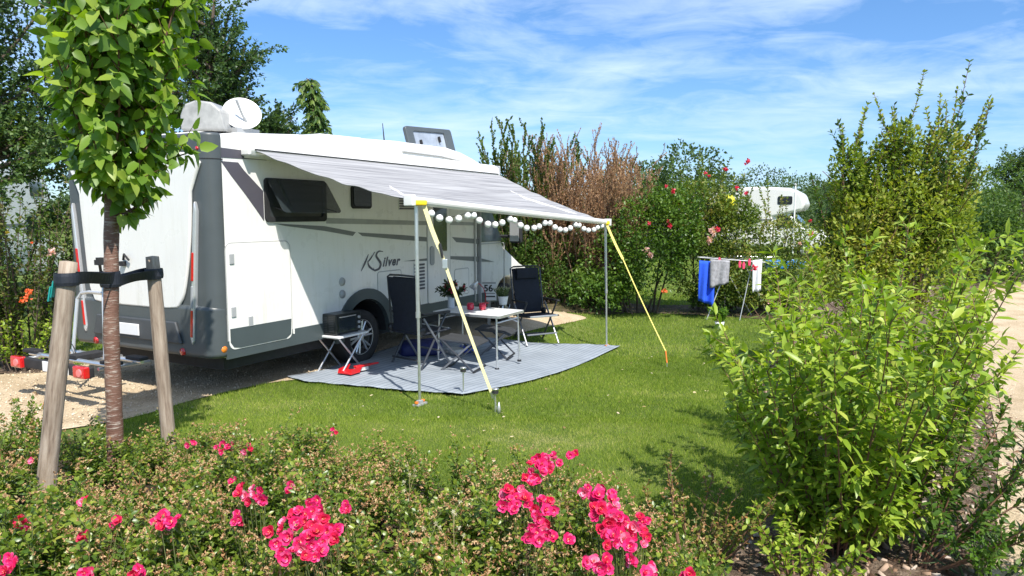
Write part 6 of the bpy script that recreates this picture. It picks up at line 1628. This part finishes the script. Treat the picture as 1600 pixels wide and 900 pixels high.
# yellow balloon on a pole in the hedge
p_ = D(1137, 318, 15.1)
bo = empty('ball', (p_[0], p_[1], float(gz(p_[0], p_[1]))), 0, 'round yellow and black ball on a pole above the hedge', 'ball'); h_ = p_[2] - bo.location[2]
m_, nt, out = new_mat('yellow and black ball'); pr = nt.nodes.new('ShaderNodeBsdfPrincipled'); w = nt.nodes.new('ShaderNodeTexVoronoi'); tcx = nt.nodes.new('ShaderNodeTexCoord'); w.inputs['Scale'].default_value = 8; lk(nt, tcx.outputs['Object'], w.inputs['Vector'])
lk(nt, ramp_(nt, w.outputs['Distance'], [(.40, (.03, .03, .01)), (.46, (.72, .68, .04))]), pr.inputs['Base Color']); pr.inputs['Roughness'].default_value = .35; lk(nt, pr.outputs[0], out.inputs[0])
MB().lathe([(.19 * math.sin(t), h_ - .19 * math.cos(t)) for t in np.linspace(.02, pi - .02, 15)], 24).build('ball', m_, bo, smooth=True)
MB().tube([(0, 0, 0), (0, 0, h_ - .17)], .012, 6).build('pole', M_grey, bo)
p_ = D(1243, 290, 26); lp = empty('flag_pole', (p_[0], p_[1], 0), 0, 'thin white pole standing behind the distant motorhome', 'pole'); MB().tube([(0, 0, 0), (0, 0, p_[2])], .03, 8).build('shaft', M_white, lp); MB().lathe([(0, 0), (.05, .03), (0, .1)], 10, (0, 0, p_[2])).build('cap', M_grey, lp)
for o in bpy.data.objects:
    if o.name.startswith('crimson'): pass
# tall olive shrub
M_bluegreen = leaf_mat('dull blue green leaves', [(.035, .075, .025), (.065, .125, .035), (.12, .19, .05)], .3)
ts = blob_shrub('tall_shrub', 'tall olive brown shrub with long blue green shoots reaching above the right hedge', (4.55, 8.6), [bb(1400, 310, 8.6, .74, .6, .55), bb(1345, 325, 8.6, .42, .5, .5), bb(1465, 320, 8.6, .42, .5, .55), bb(1400, 245, 8.7, .55, .45, .42), bb(1330, 390, 8.5, .5, .5, .45), bb(1420, 400, 8.5, .75, .55, .5), bb(1325, 245, 8.6, .2, .25, .38), bb(1405, 205, 8.6, .26, .3, .35), bb(1478, 225, 8.6, .26, .3, .4)], 23000, .056, .015, M_olive, 50, stems=26, shoots_n=46, shoot_l=.6, T=T_LANCE, mat_s=M_redstem, stem_r=.012, upbias=.5)
rng = np.random.default_rng(51)
b0 = np.array([4.55, 8.6, 0])
lsh = []
for px_, py_ in ((1312, 160), (1345, 168), (1400, 130), (1425, 150), (1372, 190), (1475, 150), (1517, 66), (1549, 128), (1500, 190), (1455, 180), (1270, 245), (1530, 190), (1340, 210), (1410, 175), (1495, 150)):
    top = D(px_, py_, 8.6 + rng.uniform(-.3, .3)) - b0
    s_ = np.array([top[0] * .35, top[1] * .5, .9]); mid = (s_ + top) / 2 + [top[0] * .08, 0, 0]
    tt = np.linspace(0, 1, 14)[:, None]; lsh.append((1 - tt) ** 2 * s_ + 2 * tt * (1 - tt) * mid + tt * tt * top + rng.normal(0, .006, (14, 3)))
tw_ = twigs(rng, lsh, 16, .40, .55, .35, .5, 5, end=.85)
P, Dd, fr = leaves_on(rng, lsh + tw_, .032, .8, .15, 0); n = len(P)
thin = (P[:, 2] > 3.35) & (rng.uniform(0, 1, n) < .55); P, Dd = P[~thin], Dd[~thin]; n = len(P)
link('long_shoots_foliage', leaf_mesh('shoots', P, Dd, up_normals(rng, Dd, .5), rng.uniform(.05, .085, n), .016, rng.beta(2, 2, n), T_LANCE), M_bluegreen, ts)
link('long_shoots', tubes_mesh('long_shoots', lsh + tw_, [rad(p_, .008, .003) for p_ in lsh] + [rad(p_, .003, .0015) for p_ in tw_], 5), M_redstem, ts)
